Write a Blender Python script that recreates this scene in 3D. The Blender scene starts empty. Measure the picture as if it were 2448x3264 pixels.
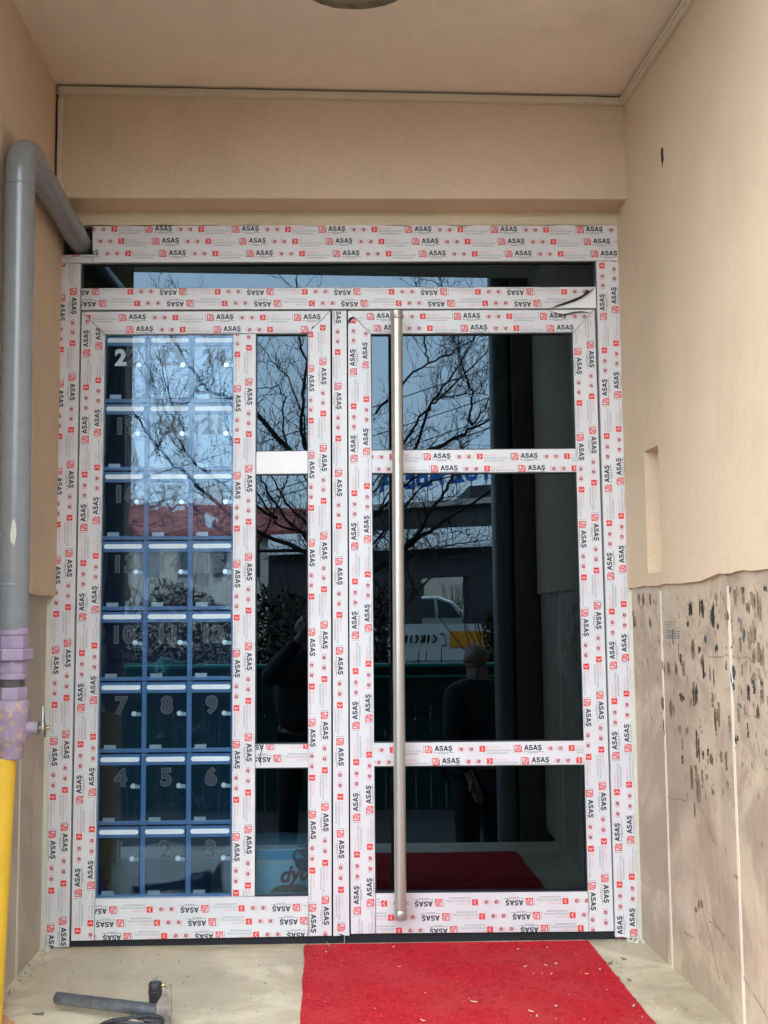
import bpy, bmesh, math, random
from mathutils import Vector, Matrix, noise
R = math.radians
random.seed(7)
scene = bpy.context.scene
C = scene.collection

# ------------------------------------------------------------------ camera, sky, sun, exposure
cam_d = bpy.data.cameras.new('camera')
cam = bpy.data.objects.new('camera', cam_d)
C.objects.link(cam)
scene.camera = cam
cam.matrix_world = Matrix(((0.999675, 0.004662, -0.025053, 0.0),
                           (-0.024505, -0.093928, -0.995277, -3.696),
                           (-0.006993, 0.995568, -0.093783, 0.0),
                           (0, 0, 0, 1)))
cam_d.lens = 39.41
cam_d.sensor_width = 36
cam_d.shift_x = 0.0304
cam_d.shift_y = -0.0016
cam_d.clip_start = 0.02
cam_d.clip_end = 2000

world = bpy.data.worlds.new('World')
scene.world = world
world.use_nodes = True
wn = world.node_tree.nodes
wl = world.node_tree.links
wn.clear()
wo = wn.new('ShaderNodeOutputWorld')
bg = wn.new('ShaderNodeBackground')
sky = wn.new('ShaderNodeTexSky')
sky.sky_type = 'NISHITA'
sky.sun_disc = False
sky.sun_elevation = R(42)
sky.sun_rotation = R(20)
sky.air_density = 1.0
sky.dust_density = 4.0
mixw = wn.new('ShaderNodeMix')
mixw.data_type = 'RGBA'
mixw.inputs[0].default_value = 0.6
mixw.inputs[7].default_value = (9.6, 9.9, 10.2, 1)      # overcast veil over the blue
wl.new(sky.outputs[0], mixw.inputs[6])
wl.new(mixw.outputs[2], bg.inputs[0])
bg.inputs[1].default_value = 0.13
wl.new(bg.outputs[0], wo.inputs[0])

sun_d = bpy.data.lights.new('sun', 'SUN')
sun_d.energy = 0.6
sun_d.angle = R(25)
sun_d.color = (1.0, 0.95, 0.88)
sun = bpy.data.objects.new('sun', sun_d)
C.objects.link(sun)
sun.rotation_euler = (R(48), 0, R(180 - 20))

scene.view_settings.view_transform = 'Standard'
scene.view_settings.look = 'None'
scene.view_settings.exposure = 2.94
scene.view_settings.gamma = 1.0
scene.view_settings.use_curve_mapping = False
scene.cycles.max_bounces = 10
scene.cycles.diffuse_bounces = 6
scene.cycles.transparent_max_bounces = 16

# ------------------------------------------------------------------ object helpers
def tag(o, label=None, cat=None, group=None, kind=None):
    if label: o['label'] = label
    if cat: o['category'] = cat
    if group: o['group'] = group
    if kind: o['kind'] = kind
    return o

def link(name, me, mats=None, parent=None):
    o = bpy.data.objects.new(name, me)
    C.objects.link(o)
    if mats is not None:
        for m in (mats if isinstance(mats, (list, tuple)) else [mats]):
            me.materials.append(m)
    if parent: o.parent = parent
    return o

def empty(name, loc=(0, 0, 0)):
    o = bpy.data.objects.new(name, None)
    o.empty_display_size = 0.1
    o.location = loc
    C.objects.link(o)
    return o

def fin(name, bm, mats=None, parent=None, smooth=False, bevel=0, seg=2, world_xyz=True):
    bm.normal_update()
    if bevel:
        es = [e for e in bm.edges if len(e.link_faces) == 2 and e.calc_face_angle(0) > 0.5]
        bmesh.ops.bevel(bm, geom=es, offset=bevel, segments=seg, profile=0.5, affect='EDGES', clamp_overlap=True)
    me = bpy.data.meshes.new(name)
    if parent is not None and world_xyz:
        bmesh.ops.translate(bm, vec=-parent_loc(parent), verts=bm.verts)
    bm.to_mesh(me)
    bm.free()
    if smooth:
        for p in me.polygons: p.use_smooth = True
        me.set_sharp_from_angle(angle=R(40))
    return link(name, me, mats, parent)

def parent_loc(p):
    v = Vector((0, 0, 0))
    while p is not None:
        v += p.location
        p = p.parent
    return v

def box(bm, a, b):
    x0, y0, z0 = a; x1, y1, z1 = b
    v = [bm.verts.new(p) for p in ((x0,y0,z0),(x1,y0,z0),(x1,y1,z0),(x0,y1,z0),(x0,y0,z1),(x1,y0,z1),(x1,y1,z1),(x0,y1,z1))]
    for f in ((0,3,2,1),(4,5,6,7),(0,1,5,4),(1,2,6,5),(2,3,7,6),(3,0,4,7)):
        bm.faces.new([v[i] for i in f])
    return v

def boxes(name, lst, mats, parent=None, bevel=0, smooth=False):
    bm = bmesh.new()
    for a, b in lst: box(bm, a, b)
    return fin(name, bm, mats, parent, bevel=bevel, smooth=smooth)

def prism(bm, pts, y0, y1):
    """extrude an x,z outline from y0 (front) to y1 (back)"""
    f = [bm.verts.new((x, y0, z)) for x, z in pts]
    k = [bm.verts.new((x, y1, z)) for x, z in pts]
    n = len(pts)
    bm.faces.new(f[::-1]); bm.faces.new(k)
    for i in range(n):
        j = (i + 1) % n
        bm.faces.new((f[i], f[j], k[j], k[i]))
    bmesh.ops.recalc_face_normals(bm, faces=bm.faces)

def ring_path(bm, pts, radii, seg=16, cap=True):
    """tube through 3-D points with a radius at each"""
    pts = [Vector(p) for p in pts]
    rings = []
    up = None
    for i, p in enumerate(pts):
        a = pts[max(i - 1, 0)]; b = pts[min(i + 1, len(pts) - 1)]
        t = (b - a).normalized()
        if up is None:
            up = t.orthogonal().normalized()
        else:
            up = (up - t * up.dot(t))
            up = up.normalized() if up.length > 1e-6 else t.orthogonal().normalized()
        s = t.cross(up)
        r = radii[i]
        rings.append([bm.verts.new(p + (up * math.cos(2*math.pi*k/seg) + s * math.sin(2*math.pi*k/seg)) * r) for k in range(seg)])
    for i in range(len(rings) - 1):
        A, B = rings[i], rings[i+1]
        for k in range(seg):
            bm.faces.new((A[k], A[(k+1) % seg], B[(k+1) % seg], B[k]))
    if cap:
        bm.faces.new(rings[0][::-1]); bm.faces.new(rings[-1])
    return rings

def lathe(bm, c, prof, seg=32, phase=0.0):
    """prof: list of (radius, z) about a vertical axis at c"""
    rings = []
    for r, z in prof:
        rings.append([bm.verts.new((c[0] + r*math.cos(phase+2*math.pi*k/seg), c[1] + r*math.sin(phase+2*math.pi*k/seg), z)) for k in range(seg)])
    for i in range(len(rings) - 1):
        A, B = rings[i], rings[i+1]
        for k in range(seg):
            bm.faces.new((A[k], A[(k+1) % seg], B[(k+1) % seg], B[k]))
    bm.faces.new(rings[0][::-1]); bm.faces.new(rings[-1])
    bmesh.ops.recalc_face_normals(bm, faces=bm.faces)

# ------------------------------------------------------------------ material helpers
class NT:
    def __init__(s, name):
        s.m = bpy.data.materials.new(name); s.m.use_nodes = True
        s.n = s.m.node_tree.nodes; s.l = s.m.node_tree.links
        s.n.clear()
        s.out = s.n.new('ShaderNodeOutputMaterial')
        s.tc = s.n.new('ShaderNodeTexCoord')
        s.geo = s.n.new('ShaderNodeNewGeometry')
    def pos(s, scale=(1,1,1), loc=(0,0,0)):
        mp = s.n.new('ShaderNodeMapping'); mp.inputs['Scale'].default_value = scale; mp.inputs['Location'].default_value = loc
        s.l.new(s.geo.outputs['Position'], mp.inputs[0]); return mp.outputs[0]
    def noise(s, vec, scale, detail=4, rough=.55, dist=0.0):
        t = s.n.new('ShaderNodeTexNoise'); s.l.new(vec, t.inputs['Vector'])
        t.inputs['Scale'].default_value = scale; t.inputs['Detail'].default_value = detail
        t.inputs['Roughness'].default_value = rough; t.inputs['Distortion'].default_value = dist
        return t.outputs[0]
    def ramp(s, fac, stops):
        r = s.n.new('ShaderNodeValToRGB'); s.l.new(fac, r.inputs[0])
        el = r.color_ramp.elements
        while len(el) < len(stops): el.new(.5)
        for e, (p, c) in zip(el, stops):
            e.position = p; e.color = (*c, 1) if len(c) == 3 else c
        return r.outputs[0]
    def mix(s, fac, a, b, mode='MIX'):
        m = s.n.new('ShaderNodeMix'); m.data_type = 'RGBA'; m.blend_type = mode
        for k, v in ((0, fac), (6, a), (7, b)):
            if isinstance(v, (int, float)): m.inputs[k].default_value = v
            elif isinstance(v, tuple): m.inputs[k].default_value = (*v, 1) if len(v) == 3 else v
            else: s.l.new(v, m.inputs[k])
        return m.outputs[2]
    def math(s, op, a, b=0.0):
        m = s.n.new('ShaderNodeMath'); m.operation = op
        for k, v in ((0, a), (1, b)):
            if isinstance(v, (int, float)): m.inputs[k].default_value = v
            else: s.l.new(v, m.inputs[k])
        return m.outputs[0]
    def bump(s, h, strength=.3, dist=.002, normal=None):
        b = s.n.new('ShaderNodeBump'); b.inputs['Strength'].default_value = strength; b.inputs['Distance'].default_value = dist
        s.l.new(h, b.inputs['Height'])
        if normal: s.l.new(normal, b.inputs['Normal'])
        return b.outputs[0]
    def principled(s, col, rough=.6, normal=None, metal=0.0, spec=.5, coat=0.0):
        p = s.n.new('ShaderNodeBsdfPrincipled')
        if isinstance(col, tuple): p.inputs['Base Color'].default_value = (*col, 1)
        else: s.l.new(col, p.inputs['Base Color'])
        if isinstance(rough, (int, float)): p.inputs['Roughness'].default_value = rough
        else: s.l.new(rough, p.inputs['Roughness'])
        p.inputs['Metallic'].default_value = metal
        p.inputs['Specular IOR Level'].default_value = spec
        p.inputs['Coat Weight'].default_value = coat
        if normal: s.l.new(normal, p.inputs['Normal'])
        s.l.new(p.outputs[0], s.out.inputs[0])
        return s.m

def simple(name, col, rough=.6, metal=0.0, var=.12, scale=30, bump=.15, spec=.5, coat=0.0):
    t = NT(name); v = t.pos()
    n = t.noise(v, scale, 5)
    c2 = tuple(max(0, x*(1-var)) for x in col); c1 = tuple(min(1, x*(1+var)) for x in col)
    col_o = t.ramp(n, [(.3, c2), (.7, c1)])
    return t.principled(col_o, rough, t.bump(n, bump, .001), metal, spec, coat)

# --- plaster
def plaster(name, col, grain=1.0):
    t = NT(name); v = t.pos()
    big = t.noise(v, 1.3, 4, .6)
    fine = t.noise(v, 420, 3, .7)
    mid = t.noise(v, 70, 4, .6)
    stain = t.noise(t.pos((1, 1, .35)), 4.5, 6, .65)
    dk = tuple(c*.90 for c in col); lt = tuple(min(1, c*1.06) for c in col)
    c = t.ramp(big, [(.36, dk), (.64, lt)])
    blot = t.noise(t.pos((1, 1, 1), (4, 8, 1)), 16, 5, .7)
    c = t.mix(t.ramp(blot, [(.60, (0, 0, 0)), (.74, (.28,)*3)]), c, tuple(x*.80 for x in col))
    c = t.mix(t.ramp(stain, [(.54, (0, 0, 0)), (.76, (.5, .5, .5))]), c, tuple(x*.78 for x in (col[0], col[1]*.97, col[2]*.92)))
    c = t.mix(t.ramp(t.noise(v, 170, 3, .75), [(.36, (.5,)*3), (.52, (0, 0, 0))]), c, tuple(x*.80 for x in col))
    h = t.mix(.45, mid, fine)
    return t.principled(c, .92, t.bump(h, .62*grain, .0024), spec=.25)
M = {}
M['stucco'] = plaster('stucco_paint', (.665, .525, .365))
M['ceil'] = plaster('ceiling_paint', (.86, .755, .62), .7)
M['cream'] = plaster('cream_plaster', (.66, .56, .39), 1.3)
M['filler'] = plaster('white_filler', (.66, .66, .56), 1.4)
M['roughplaster'] = plaster('rough_plaster', (.34, .30, .22), 3)
M['trim'] = simple('cream_trim_paint', (.62, .55, .42), .55, var=.05)
M['dark'] = simple('dark_gap', (.09, .07, .05), .9)
M['facade'] = plaster('facade_paint', (.26, .245, .20))
M['blocker'] = simple('blocker_render', (.22, .21, .19), .9)

# --- marble
def marble(name, base, dark, vein, yz=True, grime=.6):
    t = NT(name); v = t.pos()
    w = t.noise(v, 2.2, 6, .65, 1.2)
    c = t.ramp(w, [(.30, tuple(x*.9 for x in dark)), (.47, dark), (.56, base), (.72, tuple(min(1, x*1.16) for x in base))])
    st = t.noise(t.pos((1, 1, .12) if yz else (1, .35, 1)), 9, 6, .7, .3)
    c = t.mix(t.ramp(st, [(.52, (0, 0, 0)), (.78, (grime,)*3)]), c, tuple(x*.68 for x in dark))
    vn = t.noise(t.pos((1, 1, .6), (3, 1, 2)), 2.1, 8, .62, .5)
    line = t.math('SUBTRACT', vn, .5); line = t.math('ABSOLUTE', line)
    lm = t.noise(t.pos((1, 1, 1), (9, 2, 5)), 1.6, 3)
    ln = t.math('MULTIPLY', t.ramp(line, [(0.0, (.5,)*3), (.010, (0, 0, 0))]), t.ramp(lm, [(.52, (0, 0, 0)), (.64, (1, 1, 1))]))
    c = t.mix(ln, c, vein)
    if not yz:
        g1 = t.noise(t.pos((1, 2.2, 1), (2, 7, 0)), 2.6, 8, .72, .7)
        c = t.mix(t.ramp(g1, [(.50, (0, 0, 0)), (.70, (.62,)*3)]), c, (.34, .27, .17))
        g2 = t.noise(t.pos((1, 1, 1), (5, 3, 0)), 95, 3, .6)
        c = t.mix(t.ramp(g2, [(.66, (0, 0, 0)), (.74, (.6,)*3)]), c, (.26, .21, .15))
    else:
        g1 = t.noise(t.pos((1, 1, .2), (2, 7, 0)), 24, 6, .75, .2)
        c = t.mix(t.ramp(g1, [(.56, (0, 0, 0)), (.72, (.5,)*3)]), c, tuple(x*.6 for x in dark))
    sp = t.noise(v, 60, 4, .6)
    c = t.mix(t.ramp(sp, [(.62, (0, 0, 0)), (.75, (.45,)*3)]), c, tuple(x*.6 for x in dark))
    lw = t.noise(v, 14, 5, .7)
    c = t.mix(t.ramp(lw, [(.4, (0, 0, 0)), (.8, (.35,)*3)]), c, tuple(min(1, x*1.18) for x in base))
    return t.principled(c, t.ramp(lw, [(.3, (.32,)*3), (.7, (.55,)*3)]), t.bump(sp, .08, .001), spec=.4)
M['marble_r'] = marble('travertine_wall', (.53, .44, .315), (.40, .315, .23), (.27, .18, .11))
M['marble_l'] = marble('grey_travertine', (.46, .405, .305), (.36, .31, .23), (.30, .24, .17))
M['marble_f'] = marble('floor_marble', (.70, .635, .46), (.56, .49, .345), (.36, .28, .18), False, .75)
M['grout'] = simple('cream_grout', (.74, .69, .56), .8, var=.05)
# --- film covered aluminium
t = NT('protective_film'); v = t.pos()
n1 = t.noise(v, 5, 4, .6); n2 = t.noise(t.pos((1, 1, .25)), 26, 4, .6, .4)
c = t.ramp(n1, [(.3, (.63, .65, .67)), (.7, (.71, .725, .735))])
c = t.mix(t.ramp(n2, [(.56, (0, 0, 0)), (.8, (.3,)*3)]), c, (.54, .54, .53))
n3 = t.noise(t.pos((1, 1, 1)), 9, 3, .5, 1.2)
M['film'] = t.principled(c, .30, t.bump(n3, .35, .004, t.bump(n2, .25, .002)), spec=.5)
M['white_alu'] = simple('white_aluminium', (.82, .83, .83), .3, var=.02, bump=.03)
def flat(name, col): 
    return simple(name, col, .5, var=.10, scale=220, bump=0.02)
PM = [flat('print_black', (.018, .022, .028)), flat('print_red', (.72, .045, .04)), flat('print_pink', (.78, .28, .28)),
      flat('print_grey', (.27, .28, .29)), flat('print_white', (.78, .79, .79)), flat('print_dark_red', (.38, .03, .04)), flat('print_pale_pink', (.78, .46, .44))]
# --- glass
def glass(name, refl, tint, spec_tint, wav=0.0, wscale=3.0, fres=True):
    t = NT(name)
    g = t.n.new('ShaderNodeBsdfGlossy'); g.inputs['Roughness'].default_value = 0.0; g.inputs['Color'].default_value = (*spec_tint, 1)
    tr = t.n.new('ShaderNodeBsdfTransparent'); tr.inputs[0].default_value = (*tint, 1)
    if wav:
        n = t.noise(t.pos((1, 1, 1)), wscale, 2, .45)
        t.l.new(t.bump(n, 1.0, wav), g.inputs['Normal'])
    lw = t.n.new('ShaderNodeLayerWeight'); lw.inputs[0].default_value = .25
    smear = t.noise(t.pos((1, 1, .7)), 7, 6, .7, .6)
    f = t.math('ADD', t.math('MULTIPLY', lw.outputs['Fresnel'], .25), refl)
    f = t.math('MULTIPLY', f, t.math('ADD', t.math('MULTIPLY', smear, .18), .91))
    mx = t.n.new('ShaderNodeMixShader')
    t.l.new(f, mx.inputs[0]); t.l.new(tr.outputs[0], mx.inputs[1]); t.l.new(g.outputs[0], mx.inputs[2])
    t.l.new(mx.outputs[0], t.out.inputs[0])
    return t.m
M['tinted'] = glass('tinted_glass', .056, (.32, .46, .52), (.53, .79, 1.0))
M['tinted_dimmed'] = glass('dimmed_tinted_glass', .056, (.06, .10, .12), (.53, .79, 1.0))  # same door glass, darkened so the dim lobby behind reads as shade
M['clear'] = glass('clear_cover_glass', .050, (.84, .92, .97), (.56, .80, 1.0))
t = NT('dark_acrylic')
n = t.noise(t.pos((1, 1, .6)), 4.2, 1, .3)
p_ = t.principled((.004, .010, .021), .012, None, spec=.85)
p_.node_tree.nodes['Principled BSDF'].inputs['Specular Tint'].default_value = (.60, .82, 1, 1)
M['acrylic'] = p_
# --- metals etc
M['alu'] = simple('brushed_aluminium', (.50, .485, .44), .36, .65, var=.03, scale=60, bump=.0)
M['steel'] = simple('dull_steel', (.42, .43, .43), .42, 1.0, var=.2, scale=80)
M['nickel'] = simple('nickel_latch', (.60, .72, .76), .3, .7, var=.1)
M['camplate'] = simple('latch_cam', (.22, .30, .36), .45, .6, var=.1)
M['bluemetal'] = simple('blue_painted_metal', (.045, .128, .275), .4, var=.10, scale=14, spec=.5)
M['label'] = simple('label_card', (.88, .88, .84), .6, var=.05, scale=20)
M['slot'] = simple('slot_black', (.008, .01, .015), .8)
M['numfill'] = simple('number_sticker', (.022, .028, .038), .5, var=.1)
M['numwhite'] = simple('number_white', (.72, .70, .74), .5, var=.05)
M['numedge'] = simple('number_outline', (.13, .145, .165), .5, var=.1)
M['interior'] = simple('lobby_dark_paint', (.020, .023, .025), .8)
t = NT('grey_gas_pipe_paint'); v = t.pos()
n = t.noise(v, 26, 5); s2 = t.noise(t.pos((1, 1, .2)), 60, 4)
c = t.ramp(n, [(.3, (.205, .225, .235)), (.7, (.235, .255, .265))])
M['greypipe'] = t.principled(c, .22, t.bump(s2, .05, .001), spec=.6)
def worn(name, col, chip, thr=.60):
    t = NT(name); v = t.pos()
    n = t.noise(v, 62, 9, .78, .6); m_ = t.noise(v, 9, 5)
    c = t.ramp(m_, [(.3, tuple(x*.85 for x in col)), (.7, col)])
    c = t.mix(t.ramp(n, [(thr, (0, 0, 0)), (thr+.05, (1, 1, 1))]), c, chip)
    return t.principled(c, .55, t.bump(n, .25, .002))
M['lilac'] = worn('lilac_worn_paint', (.37, .29, .42), (.55, .38, .16), .60)
M['lilac2'] = worn('lilac_chipped_paint', (.37, .29, .42), (.58, .40, .20), .52)
M['yellow'] = worn('yellow_gas_pipe_paint', (.83, .53, .04), (.55, .42, .2), .72)
M['thread'] = simple('bare_thread', (.30, .28, .27), .6, .5, var=.3, scale=90)
M['brass'] = simple('brass_stem', (.50, .42, .22), .35, .9)
t = NT('red_mat'); v = t.pos()
n = t.noise(v, 230, 4, .8); b_ = t.noise(v, 4, 5, .6); m_ = t.noise(v, 45, 4, .6)
c = t.ramp(n, [(.34, (.36, .012, .022)), (.55, (.70, .034, .050)), (.72, (.84, .11, .11))])
c = t.mix(t.ramp(b_, [(.42, (0, 0, 0)), (.68, (.55,)*3)]), c, (.58, .085, .085))
c = t.mix(t.ramp(m_, [(.50, (0, 0, 0)), (.72, (.6,)*3)]), c, (.36, .012, .022))
M['mat'] = t.principled(c, .95, t.bump(n, .8, .004), spec=.1)
M['black'] = simple('black_rubber', (.03, .032, .036), .5)
M['darkmetal'] = simple('oiled_dark_steel', (.19, .215, .245), .40, .7, var=.25, scale=45, bump=.12)
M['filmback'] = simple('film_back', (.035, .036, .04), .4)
M['rustblade'] = simple('worn_blade_steel', (.30, .255, .22), .55, .55, var=.4, scale=70, bump=.3)
M['terracotta'] = simple('terracotta', (.56, .27, .14), .85, var=.15)
M['wood'] = simple('pale_wood', (.70, .52, .32), .8, var=.15)
M['bark'] = simple('bark', (.055, .047, .04), .95, var=.3)
M['ground'] = simple('asphalt', (.07, .07, .07), .9, var=.3, scale=8)
M['concrete'] = simple('concrete', (.085, .083, .08), .9, var=.15, scale=6)
M['green'] = simple('green_painted_steel', (.009, .085, .066), .45, var=.15, scale=5)
M['greenrim'] = simple('green_rim', (.03, .30, .24), .4)
M['leaf'] = simple('hedge_leaf', (.05, .052, .022), .8, var=.5, scale=6)
M['leaf2'] = simple('dry_leaf', (.11, .075, .05), .8, var=.5, scale=6)
M['darkwall'] = simple('dark_cladding', (.030, .035, .038), .7)
M['whitemetal'] = simple('white_roof_metal', (.72, .74, .76), .4)
M['greyband'] = simple('grey_fascia', (.32, .32, .315), .7)
M['glasswin'] = simple('far_window', (.05, .065, .075), .15, spec=.8)
M['signblue'] = simple('sign_blue', (.01, .13, .50), .5)
M['redroof'] = simple('red_tiles', (.32, .085, .065), .8, var=.25, scale=4)
M['beige'] = simple('beige_render', (.50, .45, .38), .9)
M['orange'] = simple('orange_panel', (.75, .34, .03), .5)
M['whitepanel'] = simple('white_panel', (.62, .68, .70), .5)
M['carpaint'] = simple('silver_car_paint', (.50, .56, .60), .3, .3)
M['skin'] = simple('skin', (.30, .18, .135), .55)
M['jacket'] = simple('dark_jacket', (.012, .013, .017), .8)
M['trouser'] = simple('dark_trousers', (.02, .022, .03), .85)
M['bucketw'] = simple('bucket_white_blue', (.50, .72, .84), .4, var=.08, scale=10)
M['bucketb'] = simple('bucket_blue_band', (.05, .42, .72), .4)
M['bucketg'] = simple('bucket_pale_ring', (.72, .76, .74), .4)
M['dyered'] = simple('bucket_lettering', (.34, .03, .03), .5)
M['bucketo'] = simple('bucket_brown_patch', (.36, .16, .11), .5)
M['darkblue'] = simple('bucket_navy_patch', (.02, .05, .12), .5)

# ------------------------------------------------------------------ measured sizes (metres; x, z outlines of the profiles)
MEM = {
'head': [(-0.7786, 1.3148), (1.0025, 1.3261), (1.0018, 1.1963), (-0.7768, 1.1872)] ,
'head_stub': [(-0.8902, 1.2153), (-0.7772, 1.217), (-0.7768, 1.1872), (-0.8913, 1.1866)] ,
'jamb_L': [(-0.8943, 1.1866), (-0.8147, 1.1866), (-0.8179, -1.0395), (-0.8923, -1.0427)] ,
'jamb_R': [(0.9258, 1.1963), (1.0018, 1.1963), (1.0007, -1.0389), (0.9266, -1.0335)] ,
'transom': [(-0.8133, 1.1006), (0.9233, 1.106), (0.9228, 1.0313), (-0.8129, 1.026)] ,
'tglass': [(-0.8147, 1.1866), (0.9258, 1.1963), (0.9233, 1.106), (-0.8133, 1.1006)] ,
'L_top': [(-0.8113, 1.0213), (0.0226, 1.0243), (-0.054, 0.9464), (-0.7324, 0.9438)] ,
'L_left': [(-0.8113, 1.0213), (-0.7324, 0.9438), (-0.7388, -0.8932), (-0.7399, -1.022), (-0.813, -1.0224)] ,
'L_right': [(0.0226, 1.0243), (0.0165, -1.0181), (-0.0589, -1.0185), (-0.0585, -0.8934), (-0.054, 0.9464)] ,
'L_bot': [(-0.7388, -0.8932), (-0.0585, -0.8934), (-0.0589, -1.0185), (-0.7399, -1.022)] ,
'L_mid': [(-0.3038, 0.945), (-0.2279, 0.945), (-0.2295, -0.8926), (-0.3042, -0.8931)] ,
'L_b1': [(-0.2274, 0.5467), (-0.0553, 0.5485), (-0.0556, 0.4717), (-0.2274, 0.4708)] ,
'L_b2': [(-0.2294, -0.4122), (-0.0569, -0.4124), (-0.0572, -0.4885), (-0.2293, -0.4882)] ,
'C_mul': [(0.0272, 1.0243), (0.0771, 1.0243), (0.0728, -1.0175), (0.0202, -1.0182)] ,
'R_top': [(0.0803, 1.0243), (0.918, 1.0281), (0.8403, 0.949), (0.1576, 0.9447)] ,
'R_left': [(0.0803, 1.0243), (0.1576, 0.9447), (0.1569, -0.8875), (0.1573, -1.0129), (0.0765, -1.0132)] ,
'R_right': [(0.918, 1.0281), (0.9241, -1.0162), (0.844, -1.0165), (0.8429, -0.8905), (0.8403, 0.949)] ,
'R_bot': [(0.1569, -0.8875), (0.8429, -0.8905), (0.844, -1.0165), (0.1573, -1.0129)] ,
'R_b1': [(0.1566, 0.5491), (0.8411, 0.5525), (0.8421, 0.4736), (0.1567, 0.4724)] ,
'R_b2': [(0.1551, -0.4115), (0.8436, -0.4108), (0.8446, -0.4881), (0.156, -0.4863)] ,
}
ROWS = {
'head': [(-0.588, 1.3039, 'R'), (-0.5642, 1.2622, 'R'), (-0.5405, 1.2197, 'R')] ,
'transom': [(-0.766, 1.0879, 'L'), (-0.7423, 1.0482, 'L')] ,
'L_top': [(-0.673, 1.0006, 'R'), (-0.6486, 0.9595, 'R')] ,
'jamb_L': [(-0.8768, 1.0657, 'D'), (-0.8386, 1.0879, 'D')] ,
'L_left': [(-0.7922, 0.8808, 'U'), (-0.7518, 0.9044, 'U')] ,
'L_mid': [(-0.2901, 0.7575, 'D'), (-0.2516, 0.7802, 'D')] ,
'L_right': [(-0.0451, 0.8247, 'D'), (-0.0039, 0.8483, 'D')] ,
'C_mul': [(0.046, 0.7639, 'D')] ,
'R_left': [(0.0983, 0.815, 'U'), (0.1404, 0.8386, 'U')] ,
'R_top': [(0.4506, 1.0042, 'R'), (0.4742, 0.9636, 'R')] ,
'R_right': [(0.8565, 0.8821, 'D'), (0.8989, 0.9051, 'D')] ,
'jamb_R': [(0.9452, 1.0033, 'U'), (0.9858, 1.0273, 'U')] ,
'R_b1': [(0.3428, 0.5269, 'R'), (0.3666, 0.486, 'R')] ,
'R_b2': [(0.3343, -0.4341, 'R'), (0.3578, -0.4735, 'R')] ,
'L_b2': [(-0.1816, -0.4186, 'L'), (-0.1585, -0.458, 'L')] ,
'L_bot': [(-0.6817, -0.9284, 'L'), (-0.6581, -0.9697, 'L'), (-0.6351, -1.0112, 'L')] ,
'R_bot': [(0.36, -0.9196, 'L'), (0.382, -0.9638, 'L'), (0.4069, -1.0048, 'L')] ,
}
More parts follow.
